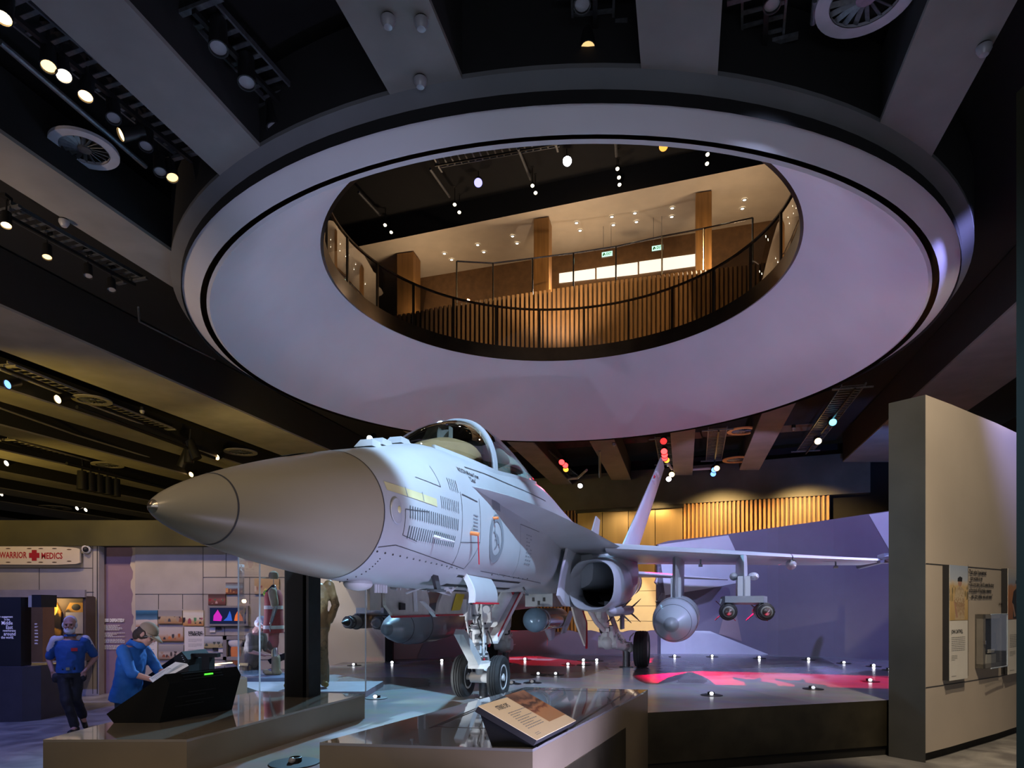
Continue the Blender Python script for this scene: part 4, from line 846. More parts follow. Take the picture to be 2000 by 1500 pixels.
# glass case on the stage
o=thing('glass_case','tall clear glass case on a low base around the mannequins behind the left plinth','display case',(0,0,0))
cp=[(-3.43,9.05),(-1.99,9.05),(-1.99,10.3),(-4.1,10.2),(-4.07,9.9)]
mb=MB(); mb.prism([(x,y,ST) for x,y in cp],(0,0,.08)); mb.build('case_base',mat('case_base_lavender',(.35,.34,.4),.4),o,0)
for i in range(len(cp)):
    a,b_=Vector((*cp[i],ST+.08)),Vector((*cp[(i+1)%len(cp)],ST+.08))
    mb=MB(); mb.quad(a,b_,b_+Vector((0,0,2.1)),a+Vector((0,0,2.1))); mb.build('glass_pane',M['glass'],o,0)
mb=MB()
medge=mat('glass_edge_pale',(.4,.46,.5),.15,.1,emit=(.5,.55,.7),es=.05)
for x,y in(cp[0],cp[1],cp[4]): mb.box((x,y,ST+1.13),(.016,.016,2.1))
mb.build('glass_edge',medge,o,0)
# round display disc
o=thing('display_disc','round glossy blue lit disc under the mannequin in the red vest','platform',(-4.15,11.75,ST))
mb=MB(); mb.lathe([(0,.82),(.055,.82),(.06,.81)],(0,0,0),(0,0,1),48); mb.build('disc',mat('blue_grey_gloss',(.2,.22,.3),.12,.2),o,40)
# slanted black consoles (touch stations)
def console(label,loc,s=1.0,rz=0,dx=.3,dy=.72):
    o=thing('console',label,'console',loc,rz)
    prof=[(0,0),(-.06,.075),(.425,.405),(.465,.325),(.38,0)]
    mb=MB(); mb.prism([(x*s,0,z*s) for x,z in prof],(dx*s,dy*s,0)); mb.build('case',M['blk'],o,0)
    mb=MB(); d=Vector((dx,dy,0)).normalized()
    for k,(z,) in enumerate(((.12,),(.15,),(.2,),(.23,))):
        x=.38+(z/.325)*.085+.002; a=Vector((x,0,z))*s+d*.1*s; mb.box(a+d*(.16+.1*(k%2))*s,(.006,.3*s,.008),math.atan2(d.y,d.x)-PI/2)
    mb.build('vent_slots',M['dark'],o,0)
    mb=MB()
    for k in range(3):
        u=.2+.3*k; x=.425+.04*u; z=.405-.08*u; a=Vector((x,0,z))*s+d*.36*s; mb.box(a+Vector((.004,0,.004)),(.008,.42*s,.008),math.atan2(d.y,d.x)-PI/2)
    mb.build('top_slots',M['dark'],o,0)
    mb=MB(); a=Vector((.447,0,.362))*s+d*.42*s; mb.box(a+Vector((.004,0,.006)),(.012,.09*s,.012),math.atan2(d.y,d.x)-PI/2); mb.build('status_light',emis('green_led',(.1,1,.05),1.6),o,0)
    return o
console('large black slanted console with a green status light on the left plinth',(-3.31,5.53,1.0))
# second, farther station: black wedge, tilted white reading panel
o=thing('reading_station','black wedge console with vented end behind the white reading panel','console',(-4.5,8.5,ST))
mb=MB(); mb.prism([(-.35,0,.22),(.28,0,.66),(.36,0,.56),(.36,0,0),(-.25,0,0)],(.05,.55,0)); mb.build('case',M['blk'],o,0)
mb=MB()
for i in range(4): mb.box((.3+.012*i,.05,.615-.025*i),(.01,.18,.008))
mb.build('vent_slots',M['steel'],o,0); mb=MB(); mb.box((.5,.2,.6),(.34,.1,.05)); mb.box((.52,.22,.29),(.1,.16,.58)); mb.build('side_bracket',M['blk'],o,0)
Aq=[Vector((-4.10,7.6,1.10)),Vector((-3.71,7.6,1.315)),Vector((-4.02,7.95,1.305)),Vector((-4.31,7.9,1.113))]
o=thing('reading_rail','white tilted reading panel in front of the visitor in the blue shirt','sign',(-4.0,7.75,ST))
off=Vector((-4.0,7.75,ST)); q=[p-off for p in Aq]
n_=(q[1]-q[0]).cross(q[3]-q[0]).normalized(); 
if n_.z<0: n_=-n_
mb=MB(); mb.prism([p-n_*.03 for p in q],n_*.03); mb.build('panel',M['paper'],o,0)
mb=MB(); u=(q[1]-q[0]).normalized(); v=(q[3]-q[0]).normalized()
for i in range(14):
    a=q[0].lerp(q[1],.06+.045*i); b_=q[3].lerp(q[2],.06+.045*i); mb.quad(*[p+n_*.002 for p in (a.lerp(b_,.45),a.lerp(b_,.9),a.lerp(b_,.9)+u*.008,a.lerp(b_,.45)+u*.008)])
mb.build('text_lines',M['greyink'],o,0)
mb=MB(); a=[q[0].lerp(q[1],.12),q[0].lerp(q[1],.95)]; bq=[q[3].lerp(q[2],.12),q[3].lerp(q[2],.95)]
mb.quad(*[p+n_*.002 for p in(a[0].lerp(bq[0],.05),a[1].lerp(bq[1],.05),a[1].lerp(bq[1],.36),a[0].lerp(bq[0],.36))]); mb.build('printed_picture',picmat('rail_picture',[(0,(.5,.5,.48)),(.4,(.6,.6,.58)),(.6,(.3,.33,.33)),(1,(.65,.63,.6))],seed=4,axis=0),o,0)
mb=MB(); mb.prism([q[0]-n_*.03-Vector((0,0,.0)),q[1]-n_*.03,Vector((q[1].x,q[1].y,0)),Vector((q[0].x+.1,q[0].y,0))],(-.02,.3,0)); mb.build('stand',M['blk'],o,0)
# STRIKE OPS reading panel on the centre plinth
q=[Vector(p) for p in((.17,4.53,1.06),(.51,5.30,1.06),(.11,5.31,1.29),(-.23,4.54,1.29))]   # bottom-left, bottom-right, top-right, top-left as read
o=thing('reading_lectern','lit cream STRIKE OPS reading panel with desert photograph on a black wedge','sign',(.1,4.9,1.0)); off=Vector((.1,4.9,1.0)); q=[p-off for p in q]
u=(q[1]-q[0]).normalized(); n_=u.cross(q[3]-q[0]).normalized(); v=n_.cross(u)
mcp=mat('lit_cream_panel_print',(.75,.62,.42),.55,var=.02,emit=(1,.72,.38),es=.14)
mb=MB(); mb.prism([p-n_*.004 for p in q],n_*.004); mb.build('panel',[mcp],o,0)
mb=MB(); mb.prism([p-n_*.0041 for p in q],-n_*.045); mb.build('back_board',M['ink'],o,0)
mb=MB(); w=(q[1]-q[0]).length
bl=[Vector((p.x*.78+.02,p.y*.86,0)) for p in q]; tl=[(p-n_*.05)*.9 for p in q]
for i in range(4):
    j=(i+1)%4; mb.quad(bl[i],bl[j],tl[j],tl[i])
mb.build('wedge_stand',M['blk'],o,0)
mb=MB(); org=q[0]; Lh=(q[3]-q[0]).length
def pp(a,b_): return org+u*a+v*b_+(q[3]-q[0]-v*(q[3]-q[0]).dot(v))*(b_/ (q[3]-q[0]).dot(v))
letters(mb,'STRIKE OPS',pp(.235,.36),u,v,.062,.003,'CENTER',.62,.001); mb.build('lettering',M['ink'],o,0)
mb=MB(); lines(mb,pp(.10,.1),u,v,.30,.2,9,.003,rng=random.Random(1),fill=.3); mb.build('text_lines',M['greyink'],o,0); mb=MB(); lines(mb,pp(.08,.03),u,v,.08,.03,2,.003,fill=.3); mb.build('text_lines',M['greyink'],o,0)
mb=MB(); mb.quad(*[p+n_*.003 for p in(pp(.47,.09),pp(w*.99,.09),pp(w*.99,.455),pp(.47,.455))]); mb.build('printed_picture',picmat('desert_aerial',[(0,(.55,.3,.13)),(.35,(.6,.3,.13)),(.45,(.2,.06,.03)),(.52,(.55,.28,.13)),(.62,(.07,.04,.03)),(.7,(.5,.25,.13)),(.8,(.12,.07,.05)),(1,(.45,.25,.15))],seed=2,amp=.3,scale=6,glow=.02),o,0)
# ---- things on the curved right wall
def wallbox(name,label,cat,x0,y0,x1,y1,t,group=None):
    """a thing fixed to the curved right wall, front face t in front of it (local: x along the wall, -y out, z up)"""
    a=cwpt(x0,y1,0); b_=cwpt(x1,y1,0); u=(b_-a); u.z=0; u.normalize(); n_=Vector((u.y,-u.x,0))
    def front(px,py):
        q0=Vector((a.x,a.y,0))+n_*t; tt=(px-1000)/FOC; s_=(tt*q0.y-q0.x)/(u.x-tt*u.y); q=q0+u*s_; q.z=CZ+(HZ-py)/FOC*q.y; return q
    f0=front(x0,y1); f1=front(x1,y1); h=front(x0,y0).z-f0.z; w=Vector((f1.x-f0.x,f1.y-f0.y,0)).length
    o=thing(name,label,cat,f0-n_*(t+.004),math.atan2(u.y,u.x),group); return o,w,h
def story(label,x0,y0,x1,y1,pic,title):
    o,w,h=wallbox('story_panel',label,'panel',x0,y0,x1,y1,.08)
    mb=MB(); mb.box((w/2,-.039,h/2),(w,.078,h)); mb.build('panel_body',[M['ink']],o,0)
    mb=MB(); mb.box((w/2,-.079,h/2),(w,.004,h)); mb.build('panel_face',M['paper'],o,0)
    mb=MB(); mb.box((w/2,-.082,h*.76),(w,.004,h*.48)); mb.build('photograph',pic,o,0)
    # portrait figure in the photo
    fg=MB(); cx=w*.55; y=-.0845
    def el(x,z,a,b_,m): fg.add([(x+a*math.cos(2*PI*i/14),y,z+b_*math.sin(2*PI*i/14)) for i in range(14)],[tuple(range(14))],m)
    el(cx,h*.85,w*.11,h*.035,1); fg.poly([(cx-w*.13,y-.0004,h*.86),(cx+w*.12,y-.0004,h*.86),(cx+w*.13,y-.0004,h*.895),(cx,y-.0004,h*.905),(cx-w*.12,y-.0004,h*.89)],2)
    fg.poly([(cx-w*.27,y,h*.525),(cx+w*.25,y,h*.525),(cx+w*.27,y,h*.7),(cx+w*.22,y,h*.79),(cx+w*.06,y,h*.82),(cx-w*.06,y,h*.82),(cx-w*.24,y,h*.785),(cx-w*.33,y,h*.68),(cx-w*.28,y,h*.64)],0)
    fg.poly([(cx-w*.33,y-.0004,h*.68),(cx-w*.24,y-.0004,h*.66),(cx-w*.12,y-.0004,h*.55),(cx-w*.2,y-.0004,h*.54)],1)
    fg.build('portrait',[pic2[title],M['skin'],M['ink']],o,0)
    mb=MB(); letters(mb,title,Vector((w*.1,-.0812,h*.42)),(1,0,0),(0,0,1),.07,.002,'LEFT',.62,.0015); mb.build('lettering',M['ink'],o,0)
    mb=MB(); lines(mb,Vector((w*.1,-.0812,h*.25)),(1,0,0),(0,0,1),w*.75,h*.13,8,.002,rng=random.Random(4),fill=.35); lines(mb,Vector((w*.1,-.0812,h*.17)),(1,0,0),(0,0,1),w*.32,h*.05,4,.002,fill=.35); lines(mb,Vector((w*.1,-.0812,h*.03)),(1,0,0),(0,0,1),w*.25,h*.012,1,.002); mb.build('text_lines',M['greyink'],o,0)
pic2={'JOHN CANTWELL':picmat('desert_uniform',[(0,(.55,.42,.25)),(.4,(.35,.2,.1)),(.5,(.6,.48,.3)),(1,(.3,.18,.1))],seed=6,amp=.5,scale=25),'CHRIS MAY':M['ink']}
pic2['']=M['ink']
story('tall story panel on the curved right wall, soldier in desert camouflage and beret',1855,1103,1890.5,1330,picmat('desert_camp',[(0,(.5,.33,.12)),(.3,(.62,.42,.17)),(.62,(.6,.42,.2)),(.68,(.6,.52,.42)),(.75,(.45,.5,.58)),(1,(.35,.42,.55))],[(0,(.2,.15,.06)),(.5,(.35,.25,.1))],(.35,.6),seed=1,amp=.06,scale=8),'JOHN CANTWELL')
story('story panel on the curved wall half hidden by the dark pier, figure in dark clothes',1969,1110,2002,1318,picmat('red_desert',[(0,(.3,.1,.02)),(.5,(.45,.16,.03)),(.66,(.42,.2,.08)),(.72,(.3,.33,.4)),(1,(.5,.45,.4))],seed=3,amp=.08,scale=6),'')
o,w,h=wallbox('wall_quote','dark raised quotation lettering on the curved wall between the two story panels','lettering',1892,1112,1959,1182,.01)
mb=MB(); rows=["'That\u2019s what I have learned;","   Exit wounds in my'","'This is my story, but it\u2019s even the story","of thousands of Australian veterans","\u2026 who carry similar ends and scars.\""]
for i,s in enumerate(rows): letters(mb,s,Vector((0,-.02,h*(.93-.17*i))),(1,0,0),(0,0,1),h*.17,.0,'LEFT',.66,.003)
e=mb.build('quote_lettering',M['ink'],o,0); mb=MB(); letters(mb,'John Cantwell',Vector((w*.97,-.02,h*.04)),(1,0,0),(0,0,1),h*.1,.0,'RIGHT',.5,.002)
mb.build('attribution',M['ink'],o,0)
o,w,h=wallbox('wall_case','small grey steel box with open glass door holding equipment, on the curved wall','display case',1921,1200,1957,1306,.1)
mcase=mat('case_grey_beige',(.2,.185,.165),.45,.2)
mb=MB(); D=.1
for c,d in(((w/2,-D/2,.03),(w,D,.06)),((w/2,-D/2,h-.03),(w,D,.06)),((.04,-D/2,h/2),(.08,D,h)),((w-.04,-D/2,h/2),(.08,D,h)),((w/2,-.01,h/2),(w,.02,h))): mb.box(c,d)
mb.build('case_body',mcase,o,0)
mb=MB(); mb.box((w/2,-.05,h*.52),(w*.56,.06,h*.26)); mb.box((w/2,-.055,h*.36),(w*.6,.07,.1)); mb.box((w*.45,-.05,h*.72),(w*.45,.05,.24)); mb.cyl((w*.5,-.08,h*.84),(w*.5,-.02,h*.84),.06); mb.build('equipment',M['black'],o,0)
mb=MB(); mb.box((w/2,-.05,h*.15),(w*.5,.07,h*.2)); 
for i in range(5): mb.box((w*.3+i*.05,-.088,h*.31),(.03,.02,.05))
mb.build('equipment_base',M['paper'],o,0)
mb=MB(); mb.box((.02,-D-.01,h*.48),(.02,.03,.05)); mb.build('lock',M['chrome'],o,0)
mb=MB(); mb.quad((.08,-D,.06),(w-.08,-D,.06),(w-.08,-D,h-.06),(.08,-D,h-.06)); mb.build('glass_front',M['glass'],o,0)
mb=MB(); g=.06
for a,b_ in(((.1,-D-g,0),(w+.1,-D-g*.6,0)),((.1,-D-g,h),(w+.1,-D-g*.6,h)),((w+.1,-D-g*.6,0),(w+.1,-D-g*.6,h))): mb.cyl(a,b_,.009,.009,6)
mb.build('glass_door_edge',medge,o,0); mb=MB(); mb.quad((.1,-D-g,0),(w+.1,-D-g*.6,0),(w+.1,-D-g*.6,h),(.1,-D-g,h)); mb.build('glass_door',M['glass'],o,0)
# ---- left gallery
def flat(mb,x0,y0,x1,y1,Y,t,m=0): wrect(mb,x0,y0,x1,y1,Y,t,m)
def gl_origin(x0,y0,x1,y1,Y): a=at(x0,y1,Y); b_=at(x1,y0,Y); return a,b_.x-a.x,b_.z-a.z
def panel(name,label,cat,rect,Y,mt,t=.03,group=None,build=True):
    a,w,h=gl_origin(*rect,Y); o=thing(name,label,cat,a,0,group)
    if build: mb=MB(); mb.box((w/2,-t/2,h/2),(w,t,h)); mb.build('print' if cat=='photograph' else 'board',mt,o,0)
    return o,w,h
# spine board sign
Y1=WY-.27
a,w,h=gl_origin(-42,1068,162,1103,Y1); o=thing('spine_board','cream spine board lettered WARRIOR MEDICS with red cross, on the left wall','sign',a)
r=.08; prof=[(0,.1*h),(w*.1,.0),(w*.78,-.02*h),(w-r,.03*h),(w,.1*h),(w,.85*h),(w-r,.92*h),(w*.78,h),(w*.1,h),(0,.9*h)]
mb=MB(); mb.prism([(x,-.06,z) for x,z in prof],(0,-.05,0)); mb.build('board',mat('cream_plastic',(.78,.66,.46),.45,var=.02),o,0)
mb=MB()
def ov(x,z,a_,b_): mb.add([(x+a_*math.cos(2*PI*i/12),-.1115,z+b_*math.sin(2*PI*i/12)) for i in range(12)],[tuple(range(12))])
for fx in(.1,.22,.32,.52,.63,.76,.9):
    for fz in(.12,.88): ov(w*fx,h*(fz if fx<.85 else .5+(fz-.5)*.85),.055,.012)
mb.build('hand_slots',M['wooddk'],o,0)
mb=MB(); px=lambda p:(p+42)/204*w
letters(mb,'WARRIOR',Vector((px(33),-.112,h*.5)),(1,0,0),(0,0,1),.19,0,'CENTER',.68,.005); letters(mb,'MEDICS',Vector((px(108),-.112,h*.46)),(1,0,0),(0,0,1),.19,0,'CENTER',.72,.005)
cx=px(74); mb.quad((cx-.055,-.113,h*.2),(cx+.055,-.113,h*.2),(cx+.055,-.113,h*.8),(cx-.055,-.113,h*.8)); mb.quad((cx-.115,-.114,h*.36),(cx+.115,-.114,h*.36),(cx+.115,-.114,h*.64),(cx-.115,-.114,h*.64))
mb.build('lettering',M['redink'],o,0)
a=at(170,1072,Y1); o=thing('dome_camera','small dome security camera at the top corner of the left wall','camera',a)
mb=MB(); mb.lathe([(0,.09),(.05,.095),(.07,.08)],(0,0,0),(.2,-1,-.25),24); mb.build('mount',M['paper'],o); mb=MB(); mb.ball(Vector((.2,-1,-.25)).normalized()*.07,.06,16,10); mb.build('dome',M['ink'],o)
# recessed showcase with two yellow boards
a,w,h=gl_origin(2,1166,184,1288,WY-.3); o=thing('wall_showcase','recessed wall showcase with yellow lit boards behind the walking man','display case',a)
mb=MB()
for c,d in(((w/2,0,h/2),(w,.03,h)),((w/2,-.17,.04),(w,.34,.08)),((w/2,-.17,h-.01),(w,.34,.05)),((.0,-.17,h/2),(.06,.34,h)),((w,-.17,h/2),(.06,.34,h))): mb.box(c,d)
mb.build('case_body',mat('brown_case_lining',(.09,.06,.045),.7),o,0)
mb=MB(); mb.box((w/2,-.36,-.12),(w*1.04,.06,.24)); mb.box((w/2,-.36,h+.07),(w*1.04,.06,.16)); mb.build('case_frame',mat('lavender_case_frame',(.3,.27,.28),.6),o,0)
mb=MB(); mb.quad((0,-.345,0),(w,-.345,0),(w,-.345,h),(0,-.345,h)); mb.build('case_glass',M['glass'],o,0)
mb=MB(); mb.box((w/2,-.2,.11),(w*.9,.22,.05)); mb.build('shelf',M['paper'],o,0)
myel=picmat('yellow_black_painting',[(0,(.45,.2,.02)),(.3,(.02,.012,.008)),(.46,(.5,.24,.02)),(.52,(.015,.01,.008)),(.7,(.03,.02,.01)),(.78,(.55,.27,.03)),(1,(.6,.3,.03))],seed=8,amp=.3,scale=3.2)
for k_,(x0,x1,lab) in enumerate(((79,121,'yellow spine board painted with black figure and pale halo, left of the pair'),(129,173,'yellow spine board half covered by a pale cloth, right of the pair'))):
    a2,w2,h2=gl_origin(x0,1177,x1,1267,WY-.34); b2=thing('painted_spine_board',lab,'board',a2,0,'painted boards in the wall showcase')
    mb=MB(); mb.prism([(.0,0,0),(w2,0,0),(w2,0,h2*.8),(w2*.78,0,h2),(w2*.22,0,h2),(0,0,h2*.8)],(0,-.04,0)); mb.build('board',myel,b2,0)
    if k_==0:
        mb=MB(); mb.lathe([(0,.12),(.003,.17)],(w2*.52,-.044,h2*.86),(0,-1,0),28,0,False,False); mb.build('halo',mat('halo_yellow',(.6,.55,.1),.6),b2,0)
        mb=MB(); mb.ball((w2*.52,-.03,h2*.88),(.11,.02,.075),14,8); mb.build('painted_helmet',M['ink'],b2)
    else:
        mb=MB(); mb.ball((w2*.5,-.03,h2*.9),(.12,.02,.085),14,8); mb.build('painted_helmet',M['ink'],b2)
        mb=MB(); mb.box((w2*.52,-.05,h2*.56),(w2*.92,.02,h2*.46)); mb.build('cloth_cover',mat('pale_cloth',(.42,.38,.3),.9,var=.1,bump=.3,bscale=12),b2,0)
for (x0,y0,x1,y1,lab) in((80,1202,94,1219,'upper pale card in front of the left painted board'),(81,1245,91,1258,'lower pale card in front of the left painted board'),(67,1202,74,1220,'narrow bright card at the left of the showcase, upper one'),(68,1246,74,1259,'narrow bright card at the left of the showcase, lower one')):
    panel('caption_card',lab,'card',(x0,y0,x1,y1),WY-.41,M['paper'],.008,'cards inside the wall showcase')
# mauve wall text
a,w,h=gl_origin(203,1200,246,1270,WY+.0); o=thing('wall_heading','white ISIS DEFEATED? heading and text on the mauve wall','lettering',a)
mb=MB(); letters(mb,'ISIS DEFEATED?',Vector((0.02,-.004,h*.83)),(1,0,0),(0,0,1),.098,0,'LEFT',.66,.006); mb.build('lettering',M['whiteink'],o,0)
mb=MB()
for i,(z0,z1) in enumerate(((.55,.71),(.36,.5),(.2,.32),(.02,.15))): lines(mb,Vector((.0,-.004,h*z0)),(1,0,0),(0,0,1),w*.95,h*(z1-z0),5 if i==0 else 4,0,rng=random.Random(i),fill=.5)
mb.build('text_lines',M['whiteink'],o,0)
Yg=WY-.06
sky=(.08,.2,.34); crowdc=[(0,(.05,.04,.04)),(.3,(.3,.1,.05)),(.5,(.08,.07,.09)),(.75,(.4,.3,.22))]
pics=[((267,1192,309,1224),[(0,(.5,.22,.1)),(.18,(.65,.55,.45)),(.38,(.7,.6,.5)),(.45,(.12,.25,.38)),(.75,(.03,.09,.16)),(1,(.06,.22,.38))],None,'photograph of smoke against a blue sky, far left of the top row'),
((310.5,1192,357,1218),[(0,(.35,.18,.08)),(.2,(.45,.3,.15)),(.5,(.5,.38,.24)),(.6,(.35,.32,.3)),(1,(.3,.28,.27))],crowdc,'photograph of a crowd before pale tents, second in the top row'),
((359,1192,398.5,1222),[(0,(.5,.22,.06)),(.3,(.6,.4,.2)),(.45,(.75,.68,.5)),(.8,(.75,.7,.6)),(1,(.6,.5,.3))],[(0,(.03,.02,.03)),(.5,(.4,.08,.1)),(.7,(.1,.3,.12))],'photograph of people at a bright painted wall, end of the top row'),
((310.5,1226,359,1252),[(0,(.32,.14,.06)),(.3,(.5,.3,.18)),(.5,(.55,.45,.38)),(1,(.55,.5,.46))],[(0,(.45,.14,.04)),(.5,(.05,.05,.06)),(.7,(.6,.2,.06))],'photograph of workers in orange around a white vehicle, middle row'),
((311,1260,360,1287),[(0,(.25,.17,.12)),(.4,(.5,.42,.36)),(.6,(.3,.28,.27)),(1,(.4,.38,.36))],crowdc,'photograph of figures among rubble, bottom of the column'),
((408,1160,441.5,1182),[(0,(.08,.03,.02)),(.5,(.3,.1,.08)),(.7,(.12,.06,.05)),(1,(.08,.04,.03))],[(0,(.6,.4,.35)),(.4,(.35,.02,.03)),(.6,(.05,.2,.1)),(.8,(.7,.6,.5))],'photograph of a dense festive crowd above the lit screen'),
((442,1138,474.5,1160),[(0,(.25,.08,.03)),(.4,(.12,.05,.04)),(.6,(.3,.42,.5)),(1,(.12,.06,.05))],[(0,(.6,.3,.1)),(.5,(.03,.02,.03))],'small photograph of a dim room with bright window, highest of the group'),
((400,1243,438.5,1265),[(0,(.4,.33,.15)),(.3,(.45,.38,.2)),(.45,(.35,.36,.35)),(.7,(.5,.52,.52)),(1,(.6,.6,.6))],[(0,(.12,.12,.3)),(.5,(.08,.1,.08))],'photograph of figures in blue on dry grass, below the lit screen'),
((498,1130,546,1160),[(0,(.5,.38,.26)),(.5,(.45,.3,.15)),(1,(.5,.35,.2))],[(0,(.6,.5,.4)),(.4,(.3,.1,.08)),(.7,(.7,.55,.2))],'photograph of a patterned mosaic behind the capped mannequin')]
for i,(rc,bands,crowd,lab) in enumerate(pics):
    o,w,h=panel('wall_photograph',lab,'photograph',rc,Yg,picmat('photo_print_%d'%i,bands,crowd,(.12,.52),seed=i+1,amp=.07,scale=5),.035,'photographs on the gallery wall')
o,w,h=panel('text_panel','white text panel under the smoke photograph, behind the man in blue','panel',(267,1225,308.5,1294),Yg,M['paper'],.03)
mb=MB(); lines(mb,Vector((w*.45,-.031,h*.35)),(1,0,0),(0,0,1),w*.45,h*.45,10,0,fill=.35); mb.build('text_lines',M['greyink'],o,0)
o,w,h=panel('text_panel','white REBUILDING COMMUNITY text panel with blue foot strip','panel',(362,1224,400,1296),Yg,M['paper'],.04)
mb=MB(); letters(mb,'REBUILDING',Vector((w*.2,-.041,h*.84)),(1,0,0),(0,0,1),.075,0,'LEFT',.75,.004); letters(mb,'COMMUNITY',Vector((w*.2,-.041,h*.78)),(1,0,0),(0,0,1),.075,0,'LEFT',.75,.004); mb.build('lettering',M['ink'],o,0)
mb=MB(); 
for z0 in(.58,.45,.3): lines(mb,Vector((w*.2,-.041,h*z0)),(1,0,0),(0,0,1),w*.7,h*.1,4,0,fill=.35)
mb.build('text_lines',M['greyink'],o,0); mb=MB(); mb.box((w/2,-.02,h*.035),(w*1.01,.045,h*.07)); mb.build('foot_strip',mat('blue_strip',(.08,.1,.25),.5),o,0)
o,w,h=panel('wall_screen','glowing framed wall screen showing pink, blue and orange tents at night','screen',(409,1183,487,1222),Yg,mat('screen_frame_grey',(.27,.25,.24),.5),.08)
mb=MB(); mb.box((w/2,-.082,h/2),(w*.9,.006,h*.8)); mb.build('display',emis('night_blue',(.01,.015,.05),1),o,0)
mb=MB()
for cx,cm,pts in((.25,(.5,.02,.4),[(-.13,.2),(.1,.18),(.13,.42),(.0,.85),(-.12,.5)]),(.5,(.03,.1,.5),[(-.13,.2),(.13,.2),(.1,.55),(.06,.78),(-.02,.4)]),(.77,(.6,.12,.03),[(-.13,.2),(.13,.18),(.12,.4),(-.02,.8),(-.1,.5)])):
    mb=MB(); mb.poly([(w*(cx+x*.85),-.087,h*(.08+z*.85)) for x,z in pts]); mb.build('glowing_shape',emis('tent_glow',cm,1.2),o,0)
o,w,h=panel('wall_niche','framed lit niche in the gallery wall behind the man with white hair','display case',(439,1242,500,1289),Yg,mat('niche_dark',(.02,.02,.018),.6),.02)
mb=MB()
for c,d in(((w/2,-.05,.04),(w,.1,.08)),((w/2,-.05,h-.04),(w,.1,.08)),((.04,-.05,h/2),(.08,.1,h)),((w-.04,-.05,h/2),(.08,.1,h))): mb.box(c,d)
mb.build('niche_frame',mat('niche_frame_grey',(.27,.25,.24),.5),o,0)
mb=MB(); mb.ball((w*.38,-.04,h*.35),(.12,.05,.3),14,10); mb.build('orange_garment',M['orange'],o); mb=MB(); mb.ball((w*.38,-.05,h*.72),(.17,.05,.12),14,10); mb.build('pale_hat',M['paper'],o)
for i,(x0,y0,x1,y1) in enumerate(((410,1224,421,1235),(427,1264,438,1274),(552,1222,572,1234))):
    o,w,h=panel('caption_card',['small white caption card under the lit screen','small white caption card under the blue-figures photograph','white caption card right of the vest mannequin'][i],'card',(x0,y0,x1,y1),Yg,M['paper'],.015)
for i,(x0,y0,x1,y1) in enumerate(((422,1224.5,432,1229.5),(416,1264,427,1270))):
    panel('label_plate',['small black plate beside the caption under the lit screen','small black plate under the blue-figures photograph'][i],'plate',(x0,y0,x1,y1),Yg,M['ink'],.02)
# ---- black kiosk at far left
KY=11.3; o=thing('touch_kiosk','tall black curved kiosk with pale text at the left edge','kiosk',(-9.35,KY,0))
def X(px,Y=KY): return (px-1000)/FOC*Y+9.35
def Z(py,Y=KY): return CZ+(HZ-py)/FOC*Y
mb=MB(); base=[(X(-120),.45),(X(-60),.12),(X(0),.0),(X(40),.04),(X(62),.22),(X(60),.9),(X(-120),.9)]; mb.prism([(x,y,0) for x,y in base],(0,0,Z(1303))); mb.build('kiosk_base',mat('dark_blue_grey_base',(.045,.042,.055),.5),o,30)
mb=MB(); mb.box(((X(-120)+X(26))/2,.3,(Z(1166)+Z(1346))/2),(X(26)-X(-120),.25,Z(1166)-Z(1346))); mb.build('black_screen',M['ink'],o,0)
mb=MB(); mb.box(((X(36)+X(59))/2,.45,(Z(1186)+Z(1296))/2),(X(59)-X(36),.3,Z(1186)-Z(1296))); mb.build('copper_panel',mat('copper_panel',(.3,.17,.1),.35,.7,var=.1),o,0)
mb=MB(); mb.box(((X(37)+X(56))/2,.5,(Z(1161)+Z(1186))/2),(X(56)-X(37),.4,Z(1161)-Z(1186))); mb.build('cap_block',M['ink'],o,0)
mb=MB(); mb.box(((X(30)+X(37))/2,.4,(Z(1163)+Z(1186))/2),(X(37)-X(30),.2,Z(1163)-Z(1186))); mb.build('white_edge',M['cream'],o,0)
mb=MB()
for s,py,sz,xe in(('our engagement',1205,.07,10),('in the',1210.5,.07,4),('Middle',1217.5,.125,10),('East',1226,.125,10),('reverberates',1232.5,.075,16),('around',1239,.125,16),('the world.',1246,.09,12)): letters(mb,s,Vector((X(xe),.172,Z(py))),(1,0,0),(0,0,1),sz*.72,0,'RIGHT',.8,.0008)
mb.build('lettering',mat('pale_lavender_text',(.4,.38,.6),.6,emit=(.5,.48,.8),es=.5),o,0)
mb=MB()
for i,py in enumerate((1221,1227,1234,1240,1247,1254,1260)): lines(mb,Vector((X(43),.298,Z(py))),(1,0,0),(0,0,1),.06,.025,2,0,fill=.6,rng=random.Random(i))
mb.build('text_lines',mat('pale_lavender_print',(.4,.38,.6),.6,emit=(.5,.45,.7),es=.4),o,0)
